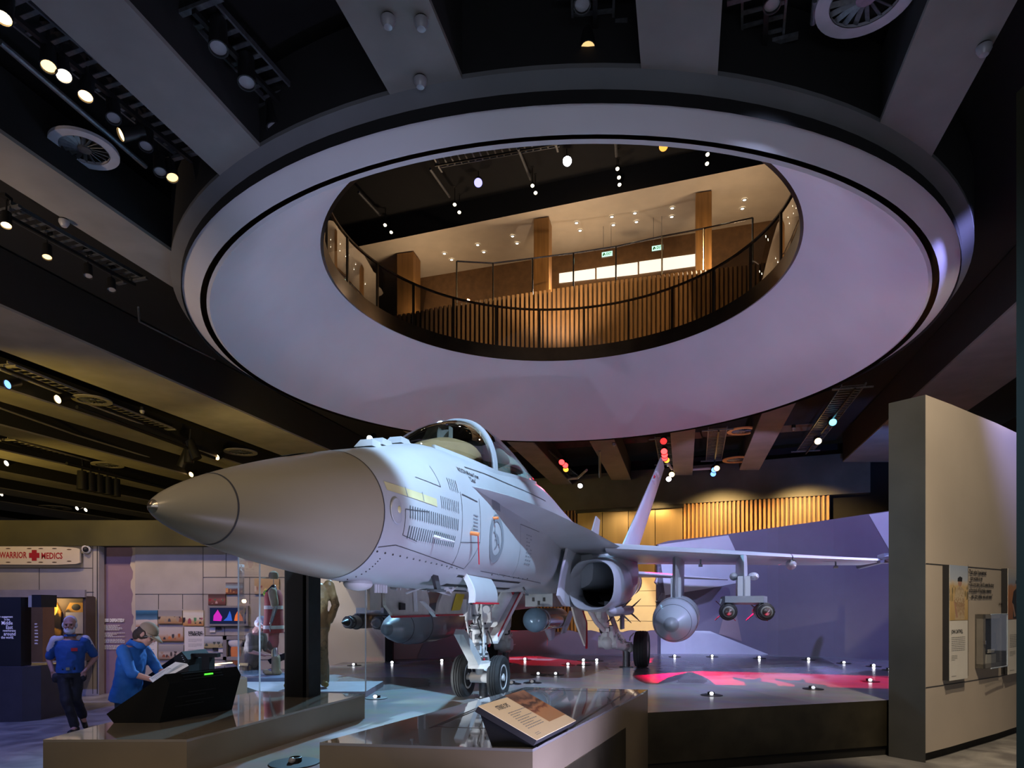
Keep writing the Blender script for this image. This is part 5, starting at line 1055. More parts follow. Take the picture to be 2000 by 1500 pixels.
# ================================================================== PEOPLE AND MANNEQUINS  (local: front = -Y, own right hand = -X)
def V(*a): return Vector(a)
def ell(c,rx,ry,n=20): return [c+V(rx*math.cos(2*PI*i/n),ry*math.sin(2*PI*i/n),0) for i in range(n)]
def hand(mb,w,d,up_,side,s=1.0,curl=.3):
    """palm, four unequal fingers and a thumb from wrist w along d; up_ = back of the hand, side = thumb side"""
    d=d.normalized(); side=(side-d*side.dot(d)).normalized(); k=d.cross(side)
    if k.dot(up_)<0: k=-k
    for j in range(4):
        b0=w+side*(.027-.018*j)*s; mb.limb(w+side*(.012-.008*j)*s,b0+d*.085*s,.017*s,.012*s,8)
        L=(.075,.085,.078,.06)[j]*s; m1=b0+d*(.085*s+L*.5)-k*L*.5*curl; mb.limb(b0+d*.085*s,m1,.0115*s,.0105*s,8); mb.limb(m1,m1+d*L*.45-k*L*.6*curl,.0105*s,.008*s,8)
    t0=w+side*.02*s+d*.02*s; t1=t0+side*.035*s+d*.035*s-k*.01*s; mb.limb(t0,t1,.016*s,.013*s,8); mb.limb(t1,t1+d*.04*s+side*.01*s-k*.012*s,.013*s,.01*s,8)
def frame3(pitch,yaw=0): return Matrix.Rotation(yaw,3,'Z')@Matrix.Rotation(pitch,3,'X')
def head_parts(mb,c,R,s=1.0):
    def P(x,y,z): return c+R@(V(x,y,z)*s)
    def eb(x,y,z,r,n=20,k=14):
        q=MB(); q.ball((0,0,0),r,n,k); mb.add([P(x,y,z)+R@(Vector(v)*s) for v in q.v],q.f)
    eb(0,.012,.03,(.076,.098,.092)); eb(0,-.02,-.045,(.058,.068,.075)); eb(0,-.045,-.085,(.035,.04,.03))
    eb(0,-.085,.028,(.055,.02,.016)); eb(0,-.1,-.012,(.014,.022,.024),10,8); eb(0,-.092,.01,(.009,.014,.03),10,8); eb(0,-.078,-.052,(.026,.018,.012),10,8)
    for q in(-1,1): eb(q*.078,.012,-.005,(.012,.024,.034),10,8); eb(q*.036,-.072,-.022,(.024,.022,.022),10,8)
    mb.limb(P(0,.02,-.06),P(0,.035,-.16),.055*s,.06*s)
    return P
def lerpR(a,b_,t): return a.lerp(b_,t)
def clothed(name,label,loc,rz,J,cl,head=True,group=None):
    """J joints; cl colours. Body = one continuous mesh, clothes and hair are children."""
    o=thing(name,label,'person' if name=='person' else 'mannequin',loc,rz,group)
    b=MB(); pel,chest,neck=J['pelvis'],J['chest'],J['neck']; ax=(chest-pel).normalized()
    rot=V(0,0,1).rotation_difference(ax).to_matrix(); sy=J.get('yaw',0)
    def ringat(t,rx,ry,extra=V(0,0,0)): 
        c=pel.lerp(chest,t)+extra; return [c+rot@Matrix.Rotation(sy*t,3,'Z')@(p) for p in ell(V(0,0,0),rx,ry)]
    g=cl.get('girth',1.0)
    tor=[(-.22,.14,.1),(0,.165*g,.115*g),(.3,.155*g,.115*g),(.65,.17*g,.115*g),(.95,.18,.105),(1.12,.15,.08),(1.22,.07,.06)]
    b.loft([ringat(*t) for t in tor])
    b.limb(chest+ax*.08,neck,.06,.055)
    for k in('R','L'):
        sh,el_,wr=J['sh'+k],J['el'+k],J['wr'+k]; b.limb(sh,el_,.052,.042); b.limb(el_,wr,.042,.028); b.ball(sh,.06,12,8)
        hd=J.get('hd'+k,(wr-el_)); hand(b,wr,hd,J.get('up'+k,V(0,-1,.3)),J.get('th'+k,V(1 if k=='R' else -1,-.3,.2)),1.0,J.get('curl',.35))
        hp,kn,an=J['hp'+k],J['kn'+k],J['an'+k]; b.limb(hp,kn,.085,.055); b.limb(kn,an,.058,.038); ft=J['ft'+k]; b.limb(an,an+ft*.16+V(0,0,-.05),.04,.03)
    if head: P=head_parts(b,J['head']+V(0,0,.01),J['headR'],1.12)
    ob=b.build('body',cl['skin'],o); remesh(ob,.0085,2)
    # clothes
    s=MB(); e=.018
    s.loft([ringat(t,rx+e,ry+e) for t,rx,ry in ([(-.12,.17*g,.118*g)] if cl.get('tuck') else [(-.38,.185*g,.135*g),(-.2,.18*g,.13*g)])+[(0,.165*g,.118*g),(.3,.158*g,.118*g),(.65,.175*g,.118*g),(.95,.185,.108),(1.1,.155,.085),(1.17,.09,.07)]])
    for k in('R','L'):
        sh,el_,wr=J['sh'+k],J['el'+k],J['wr'+k]; f=cl.get('sleeve',.8)
        s.limb(sh,sh.lerp(el_,min(f,1)),.075,.068 if f<=1 else .06)
        if f>1: s.limb(el_,el_.lerp(wr,f-1),.058,.05)
    so=s.build('shirt',cl['shirt'],o); remesh(so,.012,2)
    dm=so.modifiers.new('d','DISPLACE'); tx=bpy.data.textures.new('folds','CLOUDS'); tx.noise_scale=.12; dm.texture=tx; dm.strength=.025; bake(so)
    for p in so.data.polygons: p.use_smooth=True
    if cl.get('trousers'):
        t=MB(); t.loft([ringat(-.3,.15*g,.12*g),ringat(-.12,.172*g,.125*g),ringat(.06,.168*g,.122*g)])
        for k in('R','L'):
            hp,kn,an=J['hp'+k],J['kn'+k],J['an'+k]; t.limb(hp,kn,.105,.078); t.limb(kn,kn.lerp(an,cl.get('hem',.93)),.078,.068)
            if J.get('pocket'): wr=J['wr'+k]; t.ball(wr+(J['kn'+k]-wr).normalized()*.1,(.05,.04,.08),10,8)
        to=t.build('trousers',cl['trousers'],o); remesh(to,.012,2)
        dm=to.modifiers.new('d','DISPLACE'); dm.texture=tx; dm.strength=.022; bake(to)
        for p in to.data.polygons: p.use_smooth=True
    for k in('R','L'):
        an,ft=J['an'+k],J['ft'+k].normalized(); h=MB(); q=an+V(0,0,-.045); h.limb(q-ft*.045,q+ft*.17,.045,.04); h.limb(q-ft*.02,an+V(0,0,.03),.048,.045)
        sh=h.build('shoe',cl['shoe'],o); remesh(sh,.011,2)
    return o,(P if head else None)
def cap(o,P,R,mt,mtb):
    q=MB(); n=20; rg=[]
    for j in range(7):
        t=j/6*PI/2; rg.append([P(.086*math.cos(t)*math.cos(2*PI*i/n),.012+.108*math.cos(t)*math.sin(2*PI*i/n),.045+.092*math.sin(t)) for i in range(n)])
    q.loft(rg,False,True); c=q.build('cap',mt,o)
    q=MB(); q.loft([[P(.08*math.cos(a),-.02-.085*math.sin(a)*f-(.0 if f==1 else .0),.045-.03*(f-1)) for a in [PI*i/12 for i in range(13)]] for f in(1,1.4,1.95)],False,False,False); b_=q.build('cap_brim',mtb,c)
    sm=b_.modifiers.new('s','SOLIDIFY'); sm.thickness=.006; bake(b_)
def eyes(o,P):
    for q in(-1,1):
        m_=MB(); m_.ball(P(q*.03,-.0835,.006),.0115,10,8); m_.build('eye',M['ink'],o)
polo=mat('royal_blue_polo',(.014,.075,.27),.75,var=.15,scale=8); navy=mat('navy_side_panel',(.012,.02,.05),.8); dkt=mat('dark_trousers',(.012,.013,.018),.7,var=.25,scale=8); bshoe=mat('black_shoes',(.008,.008,.009),.45)
skin1=mat('ruddy_skin',(.42,.22,.17),.55,var=.08,scale=12); whair=mat('white_hair',(.62,.6,.62),.85,var=.1,scale=40)
# 1 walking man
HR=frame3(.02,.05)
J=dict(pelvis=V(0,0,.98),chest=V(.0,-.01,1.38),neck=V(0,-.015,1.53),head=V(0,-.03,1.665),headR=HR,yaw=-.12,pocket=True,
 shR=V(-.195,0,1.43),elR=V(-.30,.06,1.15),wrR=V(-.225,-.05,.96),shL=V(.195,-.02,1.43),elL=V(.325,.08,1.16),wrL=V(.205,-.06,.955),
 hdR=V(.05,-.02,-.2),hdL=V(-.06,-.02,-.2),hpR=V(-.09,0,.93),knR=V(-.03,-.1,.5),anR=V(.08,-.06,.09),ftR=V(-.2,-1,-.1),hpL=V(.09,0,.93),knL=V(.07,.02,.52),anL=V(.10,.33,.19),ftL=V(.35,-.75,-.6))
o,P=clothed('person','man with white hair and beard in blue polo walking, hands in pockets',(-6.9,10.4,0),.36,J,dict(skin=skin1,shirt=polo,trousers=dkt,shoe=bshoe,sleeve=.82,tuck=True,girth=1.08)); eyes(o,P)
q=MB(); 
for c,r in(((0,.035,.05),(.092,.1,.095)),((0,.05,0),(.096,.086,.09)),((-.076,.0,.0),(.02,.034,.046)),((.076,.0,.0),(.02,.034,.046))): q.ball(P(*c),r,16,10)
h_=q.build('hair',whair,o); 
q=MB()
for c,r in(((0,-.052,-.085),(.055,.05,.042)),((0,-.085,-.052),(.036,.018,.012)),((-.052,-.025,-.06),(.018,.035,.045)),((.052,-.025,-.06),(.018,.035,.045))): q.ball(P(*c),[k_*1.12 for k_ in r],14,8)
remesh(q.build('beard',whair,o),.008,2)
q=MB(); q.loft([[V(-.0,-.03,1.06)+V(.19*math.cos(a),.14*math.sin(a)+.03,dz-.055) for a in [2*PI*i/28 for i in range(28)]] for dz in(-.02,.02)],False,False); b_=q.build('belt',M['black'],o); q=MB(); q.box((0.0,-.145,1.005),(.05,.02,.045)); q.build('buckle',M['chrome'],b_)
for s_ in(-1,1):
    q=MB(); q.limb(V(s_*.2,-.005,1.445),V(s_*.258,.035,1.30),.073,.073); q.limb(V(s_*.12,0,1.465),V(s_*.2,-.005,1.445),.05,.068); remesh(q.build('white_shoulder_panel',mat('white_polo_panel',(.55,.52,.58),.8),o),.012,2)
q=MB(); q.box((.085,-.148,1.30),(.085,.012,.05)); q.build('name_badge',M['redink'],o,0)
q=MB(); q.loft([[V(r*math.cos(a),-.015+r*.85*math.sin(a),z) for a in [2*PI*i/20 for i in range(20)]] for r,z in((.085,1.50),(.075,1.535),(.09,1.5))],False,False); q.build('collar',polo,o)
# 2 man in blue shirt and cap, bending over the reading panel
blue=mat('bright_blue_shirt',(.008,.11,.42),.75,var=.15,scale=6); jeans=mat('blue_jeans',(.03,.055,.11),.85,var=.25,scale=10); khaki=mat('khaki_cap',(.25,.19,.13),.85,var=.1); brownh=mat('dark_brown_hair',(.03,.018,.012),.8,var=.3,scale=40)
HR=frame3(.62,0)
J=dict(pelvis=V(0,.03,.98),chest=V(0,-.045,1.42),neck=V(0,-.12,1.54),head=V(0,-.215,1.615),headR=HR,curl=.25,
 shR=V(-.2,-.03,1.44),elR=V(-.25,-.16,1.17),wrR=V(-.2,-.43,1.08),shL=V(.2,-.05,1.44),elL=V(.23,-.22,1.17),wrL=V(.14,-.45,1.1),upR=V(0,0,1),upL=V(0,0,1),thR=V(1,0,0),thL=V(-1,0,0),hdR=V(.1,-1,-.05),hdL=V(-.1,-1,-.05),
 hpR=V(-.09,.04,.93),knR=V(-.1,-.02,.5),anR=V(-.1,.05,.09),ftR=V(0,-1,0),hpL=V(.09,.04,.93),knL=V(.1,-.1,.5),anL=V(.1,-.08,.09),ftL=V(0,-1,0))
o,P=clothed('person','man in bright blue shirt and khaki cap bending over the white reading panel',(-4.68,8.15,0),PI/2,J,dict(skin=skin1,shirt=blue,trousers=jeans,shoe=bshoe,sleeve=1.15,girth=1.12)); eyes(o,P); cap(o,P,HR,khaki,khaki)
q=MB(); q.ball(P(0,.03,.0),(.098,.112,.1),16,10); q.ball(P(0,.075,-.06),(.08,.065,.08),14,8); q.build('hair',brownh,o)
q=MB(); q.loft([[V(r*math.cos(a),-.085+dy+r*1.05*math.sin(a),z-.03*math.sin(a)*-1) for a in [2*PI*i/20 for i in range(20)]] for r,z,dy in((.105,1.475,0),(.09,1.545,-.03),(.115,1.49,.0))],False,False); q.build('collar',blue,o)
q=MB(); w_=J['wrR']; q.lathe([(-.018,.037),(.018,.037)],w_-V(0,-.02,-.01),V(.05,-.25,-.09),16); b_=q.build('wrist_watch',M['black'],o); q=MB(); q.ball(w_+V(-.01,.02,.03),(.022,.022,.01),12,6); q.build('watch_face',M['steel'],b_)
q=MB(); q.box(P(-.072,-.05,.012),(.006,.1,.014)); q.build('glasses',M['black'],o,0)
# 3 elderly man with cap reading at the back
tan=mat('tan_grey_vest',(.22,.19,.15),.85,var=.15,scale=8); HR=frame3(.5,0)
J=dict(pelvis=V(0,.04,.98),chest=V(0,-.08,1.37),neck=V(0,-.14,1.51),head=V(0,-.2,1.62),headR=HR,curl=.25,
 shR=V(-.2,-.08,1.40),elR=V(-.25,-.12,1.12),wrR=V(-.18,-.38,1.05),shL=V(.2,-.09,1.40),elL=V(.25,-.15,1.12),wrL=V(.16,-.4,1.05),hdR=V(.1,-1,.1),hdL=V(-.1,-1,.1),upR=V(0,0,1),upL=V(0,0,1),thR=V(1,0,0),thL=V(-1,0,0),
 hpR=V(-.09,.04,.93),knR=V(-.1,.0,.5),anR=V(-.1,.05,.09),ftR=V(0,-1,0),hpL=V(.09,.04,.93),knL=V(.1,-.05,.5),anL=V(.1,-.05,.09),ftL=V(0,-1,0))
o,P=clothed('person','grey haired man in tan vest and pale cap reading behind the glass case',(-4.98,12.75,0),PI/2-.2,J,dict(skin=skin1,shirt=tan,trousers=dkt,shoe=bshoe,sleeve=.9,girth=1.1)); eyes(o,P); cap(o,P,HR,mat('pale_cap',(.5,.48,.46),.85),mat('pale_cap_brim',(.45,.43,.42),.85))
q=MB(); q.ball(P(0,.03,.0),(.095,.107,.095),16,10); q.build('hair',whair,o)
o=thing('reading_stand','dark reading lectern in front of the man in the tan vest','stand',(-4.02,12.55,0)); mb=MB(); mb.prism([(-.5,-.25,.98),(.35,-.25,1.32),(.38,-.25,1.25),(-.45,-.25,.9)],(0,.5,0)); mb.box((0,0,.5),(.3,.3,1.0)); mb.build('lectern_body',M['blk'],o,0)
mb=MB(); mb.prism([(-.1,-.26,1.15),(.32,-.26,1.318),(.32,-.26,1.325),(-.1,-.26,1.158)],(0,.5,0)); mb.build('tilted_sheet',M['paper'],o,0)
# 4 mannequin with red vest and metal prosthetic legs (headless, cap on a rod)
mq=mat('mannequin_grey',(.35,.33,.3),.5); tshirt=mat('tan_tshirt',(.27,.21,.12),.9,var=.1); boot=mat('tan_boots',(.25,.18,.1),.85,var=.15,scale=10)
J=dict(pelvis=V(0,0,.98),chest=V(0,0,1.38),neck=V(0,0,1.5),shR=V(-.19,0,1.42),elR=V(-.23,.05,1.15),wrR=V(-.22,-.02,.9),shL=V(.19,0,1.42),elL=V(.23,.05,1.15),wrL=V(.22,-.02,.9),
 hpR=V(-.09,0,.93),knR=V(-.09,-.02,.52),anR=V(-.09,.02,.09),ftR=V(0,-1,0),hpL=V(.09,0,.93),knL=V(.09,.02,.52),anL=V(.09,.06,.09),ftL=V(0,-1,0))
o,_=clothed('mannequin','headless mannequin in red safety vest with metal legs, cap floating above',(-4.12,11.5,ST+.06),-PI/2+.25,J,dict(skin=M['chrome'],shirt=tshirt,trousers=mat('dull_red_shorts',(.3,.07,.06),.85,var=.2),hem=.02,shoe=boot,sleeve=.75),False)
redv=mat('dark_red_vest',(.28,.025,.02),.75,var=.15)
q=MB(); q.loft([ell(V(0,0,z),rx,ry,24) for z,rx,ry in((.72,.215,.17),(.85,.215,.17),(1.0,.2,.155),(1.2,.2,.15),(1.36,.21,.15),(1.46,.15,.11))],False,False); v_=q.build('safety_vest',redv,o)
for z in(.82,1.16):
    q=MB(); rx,ry=(.219,.174) if z<1 else (.206,.158); q.loft([ell(V(0,0,z-.03),rx,ry,24),ell(V(0,0,z+.03),rx,ry,24)],False,False); q.build('reflective_band',mat('reflective_band',(.55,.5,.42),.4),v_)
for s_ in(-1,1):
    q=MB(); q.ball((s_*.09,-.02,.52),(.075,.08,.1),14,10); q.build('knee_joint',M['wooddk'],o); q=MB(); q.cyl((s_*.09,.0,.5),(s_*.09,.03,.16),.045,.04); q.build('prosthetic_shin',M['chrome'],o); q=MB(); q.limb(V(s_*.09,.04,.06),V(s_*.09,.04,.28),.07,.065); q.build('boot_shaft',boot,o)
q=MB(); q.cyl((0,0,1.48),(0,0,1.7),.006); 
rod=q.build('cap_rod',M['chrome'],o); q=MB(); q.lathe([(-.05,.07),(.0,.085),(.06,.07),(.09,.02)],(0,0,1.7),(0,0,1),20); q.ball((0,-.13,1.665),(.07,.09,.012),14,6); q.build('cap',tshirt,rod)
q=MB(); q.lathe([(-.03,.05),(.0,.065),(.03,.05)],(-.09,-.12,1.40),(-1,-.6,.1),20); e_=q.build('ear_defender',mat('lime_green_cup',(.3,.62,.02),.4),o); q=MB(); q.tube([(-.09,-.1,1.42),(-.06,0,1.53),(.06,0,1.53),(.09,-.1,1.42)],.025); q.build('headband',M['black'],e_)
# 5 mannequin in tan combat clothing in the glass case
cam_=picmat('tan_camouflage',[(0,(.2,.115,.04)),(.45,(.24,.14,.055)),(.5,(.12,.07,.025)),(.6,(.26,.16,.07)),(1,(.15,.085,.03))],seed=5,amp=.45,scale=14)
J=dict(pelvis=V(0,0,1.0),chest=V(0,0,1.42),neck=V(0,0,1.56),shR=V(-.22,0,1.46),elR=V(-.32,.0,1.18),wrR=V(-.33,-.1,.93),shL=V(.22,0,1.46),elL=V(.31,.06,1.18),wrL=V(.22,-.02,.92),hdR=V(0,-.05,-.2),hdL=V(-.05,0,-.2),
 hpR=V(-.11,0,.95),knR=V(-.19,-.03,.53),anR=V(-.26,.0,.1),ftR=V(-.5,-1,0),hpL=V(.11,0,.95),knL=V(.14,-.02,.53),anL=V(.15,.02,.1),ftL=V(.3,-1,0))
o,_=clothed('mannequin','mannequin in tan combat clothing and gloves standing behind the dark steel column',(-2.84,9.5,ST+.08),.15,J,dict(skin=mat('tan_gloves',(.3,.2,.07),.8),shirt=cam_,trousers=cam_,shoe=mat('yellow_tan_boots',(.33,.22,.06),.85),sleeve=1.85,girth=1.15),False)
q=MB(); q.limb(V(-.26,0,.1),V(-.235,0,.3),.075,.075); q.limb(V(.15,.02,.1),V(.15,.02,.3),.075,.075); q.build('boot_shaft',boot,o)
# ================================================================== CEILING AND FLOOR FITTINGS
lens={}
def lensmat(c,s):
    k=(c,s)
    if k not in lens: lens[k]=emis('lamp_lens_%d'%len(lens),c,s)
    return lens[k]
WARM=(1,.62,.25); WHITE=(1,.95,.95); REDL=(1,.03,.03); BLUE=(.15,.35,1); CYAN=(.2,.75,1); AMB=(1,.45,.05)
def spot_fix(label,px,py,h,col=None,s=12,aim=(0,-.35,-1),r=.09,L=.26,group=None,stem=.3,detail=True):
    p=up(px,py,h); d=Vector(aim).normalized(); o=thing('track_spotlight',label,'spotlight',p,0,group)
    mb=MB(); mb.lathe([(-L,r*.7),(-L*.96,r*.85),(-L*.5,r*.9),(-.01,r),(0,r),(0,r*.86),(-.03,r*.84)],(0,0,0),d,18,0,True,False); mb.build('housing',M['black'],o,40)
    mb=MB(); mb.lathe([(-.025,r*.84),(-.02,.001)],(0,0,0),d,18,0,False,False); mb.build('lens',lensmat(col,s) if col else M['lensoff'],o,40)
    if detail: mb=MB(); a=-d*L*.7; mb.cyl(a,a+Vector((0,0,stem)),.014,.014,8); mb.box(a+Vector((0,0,stem)),(.08,.16,.05)); mb.build('stem',M['black'],o)
    return o
def tray(label,x0,y0,x1,y1,h,w=.42,step=.16,group='cable trays above the ceiling beams',col='steel'):
    a=up(x0,y0,h);b_=up(x1,y1,h); d=(b_-a); L=d.length; d.normalize(); n_=Vector((-d.y,d.x,0)); o=thing('cable_tray',label,'cable tray',a,math.atan2(d.y,d.x),group)
    mb=MB()
    for s in(-1,1): mb.box((L/2,s*w/2,0),(L,.025,.06)); 
    k=int(L/step)
    for i in range(k): mb.box(((i+.5)*L/k,0,-.01),(.05,w,.012))
    mb.build('ladder',M[col],o,0)
    mb=MB(); mb.box((L/2,-w*.05,-.12),(L,.05,.05)); mb.build('light_track',M['black'],o,0)
    for f in(.02,.98) : mb=MB(); mb.box((L*f,0,-.06),(.06,w*1.7,.04)); mb.build('bracket',M[col],o,0)
def diffuser(label,px,py,h,r,matn=None,group='round ceiling air diffusers'):
    p=up(px,py,h); o=thing('air_diffuser',label,'air vent',p,0,group); mm=matn or M['vent']
    mb=MB(); mb.lathe([(0,r),(.04,r),(.04,r*.72),(.0,r*.7)],(0,0,0),(0,0,1),40,0,False,False); mb.ring((0,0),r,r*.72,0,n=40); mb.build('rim',mm,o,30)
    mb=MB(); mb.lathe([(0,r*.2),(.03,r*.2)],(0,0,0),(0,0,1),20)
    for i in range(18):
        a_=2*PI*i/18; R=Matrix.Rotation(a_,3,'Z')@Matrix.Rotation(.6,3,'X'); mb.box(Matrix.Rotation(a_,3,'Z')@Vector((r*.46,0,.03)),(r*.54,.05,.006),rot=R)
    mb.build('vanes',M['steel'],o,20)
    mb=MB(); mb.lathe([(.06,r*.72),(.07,.001)],(0,0,0),(0,0,1),30,0,False,False); mb.build('dark_throat',M['void'],o,0)
def detector(label,px,py,h=5.58):
    p=up(px,py,h); o=thing('smoke_detector',label,'smoke detector',p,0,'detectors under the ceiling beams')
    mb=MB(); mb.lathe([(0,.07),(-.03,.07),(-.06,.055),(-.085,.04),(-.09,.01)],(0,0,0),(0,0,1),20); mb.build('sensor_head',M['lensoff'],o); mb=MB(); mb.cyl((0,0,0),(0,0,.1),.06); mb.build('mount',M['black'],o)
def pipe(label,pts,h,r=.03,mt='steel'):
    P=[up(x,y,h) for x,y in pts]; o=P[0]; mb=MB(); mb.tube([p-o for p in P],r,10); q=mb.build('conduit',M[mt]); q.location=o; tag(q,label,'conduit',None)
hT=6.15
tray('cable tray in the second coffer from the left, over two unlit black spotlights',375,0,552,190,hT)
tray('cable tray along the upper left coffer above the row of warm spotlights',0,-10,372,298,hT)
tray('cable tray in the top middle coffer',1158,-30,1158,40,hT); tray('cable tray in the top right coffer',1494,-30,1489,78,hT)
tray('dim cable tray at the left edge under the third coffer',0,400,262,545,hT)
for i,(x,y,c,s) in enumerate(((427,96,None,0),(482,163,None,0),(537,252,None,0))): spot_fix('unlit black spotlight in the second coffer from the left, %s from the top'%ORD[i],x,y,5.75,c,s,(.1,-.2,-1),.1,.36)
for i,(x,y,c,s) in enumerate(((6,36,WARM,16),(95,131,WARM,3),(125,149,(1,.8,.55),20),(167,189,WARM,8),(222,232,None,0),(235,263,WARM,6),(285,287,None,0),(313,337,None,0),(337,348,WARM,2.5))):
    spot_fix('%s spotlight in the upper left row, %s from the top left corner'%('warm glowing' if c else 'unlit pale-lensed',ORD[i]),x,y,5.75,c,s,(.1+.12*(i%3),-.3,-1) if i!=5 else (-.6,-.5,-.5),.085,.3)
for i,(x,y,c) in enumerate(((12,441,WARM),(92,503,WARM),(172,540,None),(218,567,None))): spot_fix('%s spotlight at the left edge below the round diffuser, %s from the left'%('warm' if c else 'unlit',ORD[i]),x,y,5.75,c,12 if i==0 else 3,(.2,-.3,-1),.08,.25)
for i,(x,y,c) in enumerate(((1137,11,None),(1148,95,WARM))): spot_fix(['pale-lensed spotlight at the top edge of the middle coffer','small spotlight below the tray of the top middle coffer'][i],x,y,5.8,c,1.2,(0,-.3,-1),.085,.28)
spot_fix('pale-lensed spotlight at the top edge of the right coffer',1508,12,5.8,None,0,(0,-.2,-1),.085,.28)
diffuser('large round air diffuser in the upper left coffer',165,294,5.95,.4); diffuser('round air diffuser cut by the top edge at right',1692,-2,5.95,.46)
diffuser('round air diffuser amid the yellow lit beams at far left',180,783,5.8,.5,M['beam']); diffuser('small distant round diffuser above the row of black theatre lights',470,884,5.8,.6,M['beam']); diffuser('distant round diffuser beside the row of black theatre lights',210,909,5.8,.6,M['beam']); diffuser('farthest left round diffuser just over the olive bulkhead',105,992,5.7,.9,M['beam'])
mor=mat('bronze_lit_rim',(.45,.22,.07),.6)
diffuser('nearer bronze-rimmed diffuser at right of the jet fin',1450,843,5.9,.5,mor); diffuser('farther bronze-rimmed diffuser at right of the jet fin',1440,899,5.62,.55,mor)
for i,(x,y) in enumerate(((125,431),(823,40),(1922,91),(758,36),(821,155),(278,802),(1199,866),(1235,944),(1550,836),(1504,925),(104,1116))):
    if i<10: detector(['detector at the left below the big round diffuser','detector on the top beam left of the middle coffer','detector on the beam at the top right corner','small dark detector high on the beam near the top','small dark detector lower on the same beam','detector over the yellow beams at far left','detector on the beam left of the red lamps','detector at the beam end near the fin','detector on the lavender beam at right','detector at the foot of the lavender beam'][i],x,y)
pipe('curved pale conduit along the far bulkhead right of the fin',[(1305,905),(1312,916),(1340,918),(1400,914)],5.65,.05,'vent'); pipe('pale conduit along the far bulkhead behind the canopy',[(1080,938),(1128,934),(1146,918)],5.65,.05,'vent'); pipe('straight hanging pipe beside the middle far beam',[(1171,880),(1172,932)],5.6,.05)
pipe('thin pipe in the top right coffer',[(1592,0),(1588,45)],6.0,.03); pipe('pale conduit edge along the dark left coffer',[(0,82),(285,325)],6.1,.035)
pipe('bent conduit beside the drum at left',[(270,600),(272,628),(345,665),(420,702)],5.95,.02); pipe('conduit running to the upper left rail beneath beams',[(0,722),(200,800),(420,880)],5.9,.03,'beam'); pipe('lower conduit among the yellow lit beams',[(0,797),(150,850),(330,905)],5.9,.03,'beam')
pipe('conduit near the lowest yellow beams',[(0,860),(150,905),(290,945)],5.9,.03,'beam')
for i,(x0,y0,x1,y1) in enumerate(((1030,860,1118,930),(1296,852,1303,905),(1402,835,1394,898),(1668,750,1572,880))): tray(['cable tray above the left red lamps','cable tray above the right red lamps','cable tray above the blue lamps by the fin','cable tray at right under the blue lit beam'][i],x0,y0,x1,y1,5.95,.6,.22)
tray('tray between yellow lit beams, upper one at far left',0,708,330,838,6.0,.4,.22,col='beam'); tray('tray between yellow lit beams, lower one at far left',0,855,250,925,6.0,.6,.25,col='beam')
def lampset(items):
    for lab,x,y,c,s,h in items: spot_fix(lab,x,y,h,c,s,(-.25,-.9,-.5) ,.13,.35,None,.4,False)
lampset([('uppermost red lamp of the left red cluster',1097,903,REDL,7,5.5),('middle red lamp of the left red cluster',1104,909,REDL,7,5.5),('orange lamp at the foot of the left red cluster',1105,917,AMB,2.2,5.5),('small dim red lamp above the fin tip',1296,862,REDL,2,5.5),('upper red lamp of the cluster at the fin tip',1297,882,REDL,8,5.5),('middle red lamp of the cluster at the fin tip',1298,889,REDL,7,5.5),('lower red lamp of the cluster at the fin tip',1298,895,REDL,7,5.5),('orange lamp under the cluster at the fin tip',1302,899,AMB,2.2,5.5),
('warm lamp right of the fin',1312,927,WARM,10,5.5),('small white lamp right of the fin',1306,936,WHITE,14,5.5),('upper blue lamp of the blue pair',1395,918,BLUE,3,5.5),('lower blue lamp of the blue pair',1393,926,BLUE,3,5.5),('warm lamp beside the blue pair',1400,915,WARM,6,5.5),('upper white lamp near the beam left of the fin',1133,949,WHITE,14,5.5),('lower white lamp near the beam left of the fin',1137,954,WHITE,14,5.5),('cyan lamp on the right hand tray',1627,825,CYAN,3,5.7),('warm lamp lower on the right hand tray',1598,862,WARM,10,5.6),('white-blue lamp seen over the radar nose',722,857,(.6,.8,1),14,5.6)])
lampset([('blue lamp at far left over the yellow beams',14,751,BLUE,3,5.6),('warm lamp in the far left coffer below the big beam',112,780,WARM,14,5.6),('warm lamp just above the jet radome',423,893,WARM,14,5.6),('warm lamp close over the radome, lower one',373,927,WARM,8,5.6),('pale lamp at the left edge over the lower beams',12,905,(1,.85,.6),10,5.6),('left lamp of the small pair over the bulkhead',150,993,(1,.85,.6),10,5.6),('right lamp of the small pair over the bulkhead',167,996,(1,.85,.6),8,5.6),('pale lamp at the left edge near the bulkhead',2,965,(1,.85,.6),8,5.6)])
# theatre lights on the left truss
for i in range(5):
    x,y=160+16.5*i,956+3.4*i; p=up(x,y,4.75); o=thing('stage_light','black cylinder stage light hanging over the far left gallery, %s from the left'%ORD[i],'stage light',p,0,'row of five stage lights'); mb=MB(); mb.cyl((0,0,0),(0,0,.75),.2,.17,14); mb.build('barrel',M['black'],o); mb=MB(); mb.tube([(0,0,.7),(.02,0,1.0),(0,0,1.25)],.035); mb.build('yoke',M['black'],o)
for i in range(3):
    x,y=353+16*i,912-8*i; p=up(x,y,4.95); o=thing('stage_light','angled black stage light over the radome, %s from the left'%ORD[i],'stage light',p,0,'three angled stage lights'); mb=MB(); mb.cyl((0,0,0),(.25-.25*i,0,.6),.16,.14,14); mb.build('barrel',M['black'],o); mb=MB(); mb.tube([(.25-.25*i,0,.6),(.28-.25*i,0,1.0)],.03); mb.build('yoke',M['black'],o)
pipe('black lighting bar carrying the five stage lights',[(130,905),(330,955)],5.3,.06,'black'); pipe('black lighting bar carrying the angled stage lights',[(150,795),(420,895)],5.3,.05,'black')
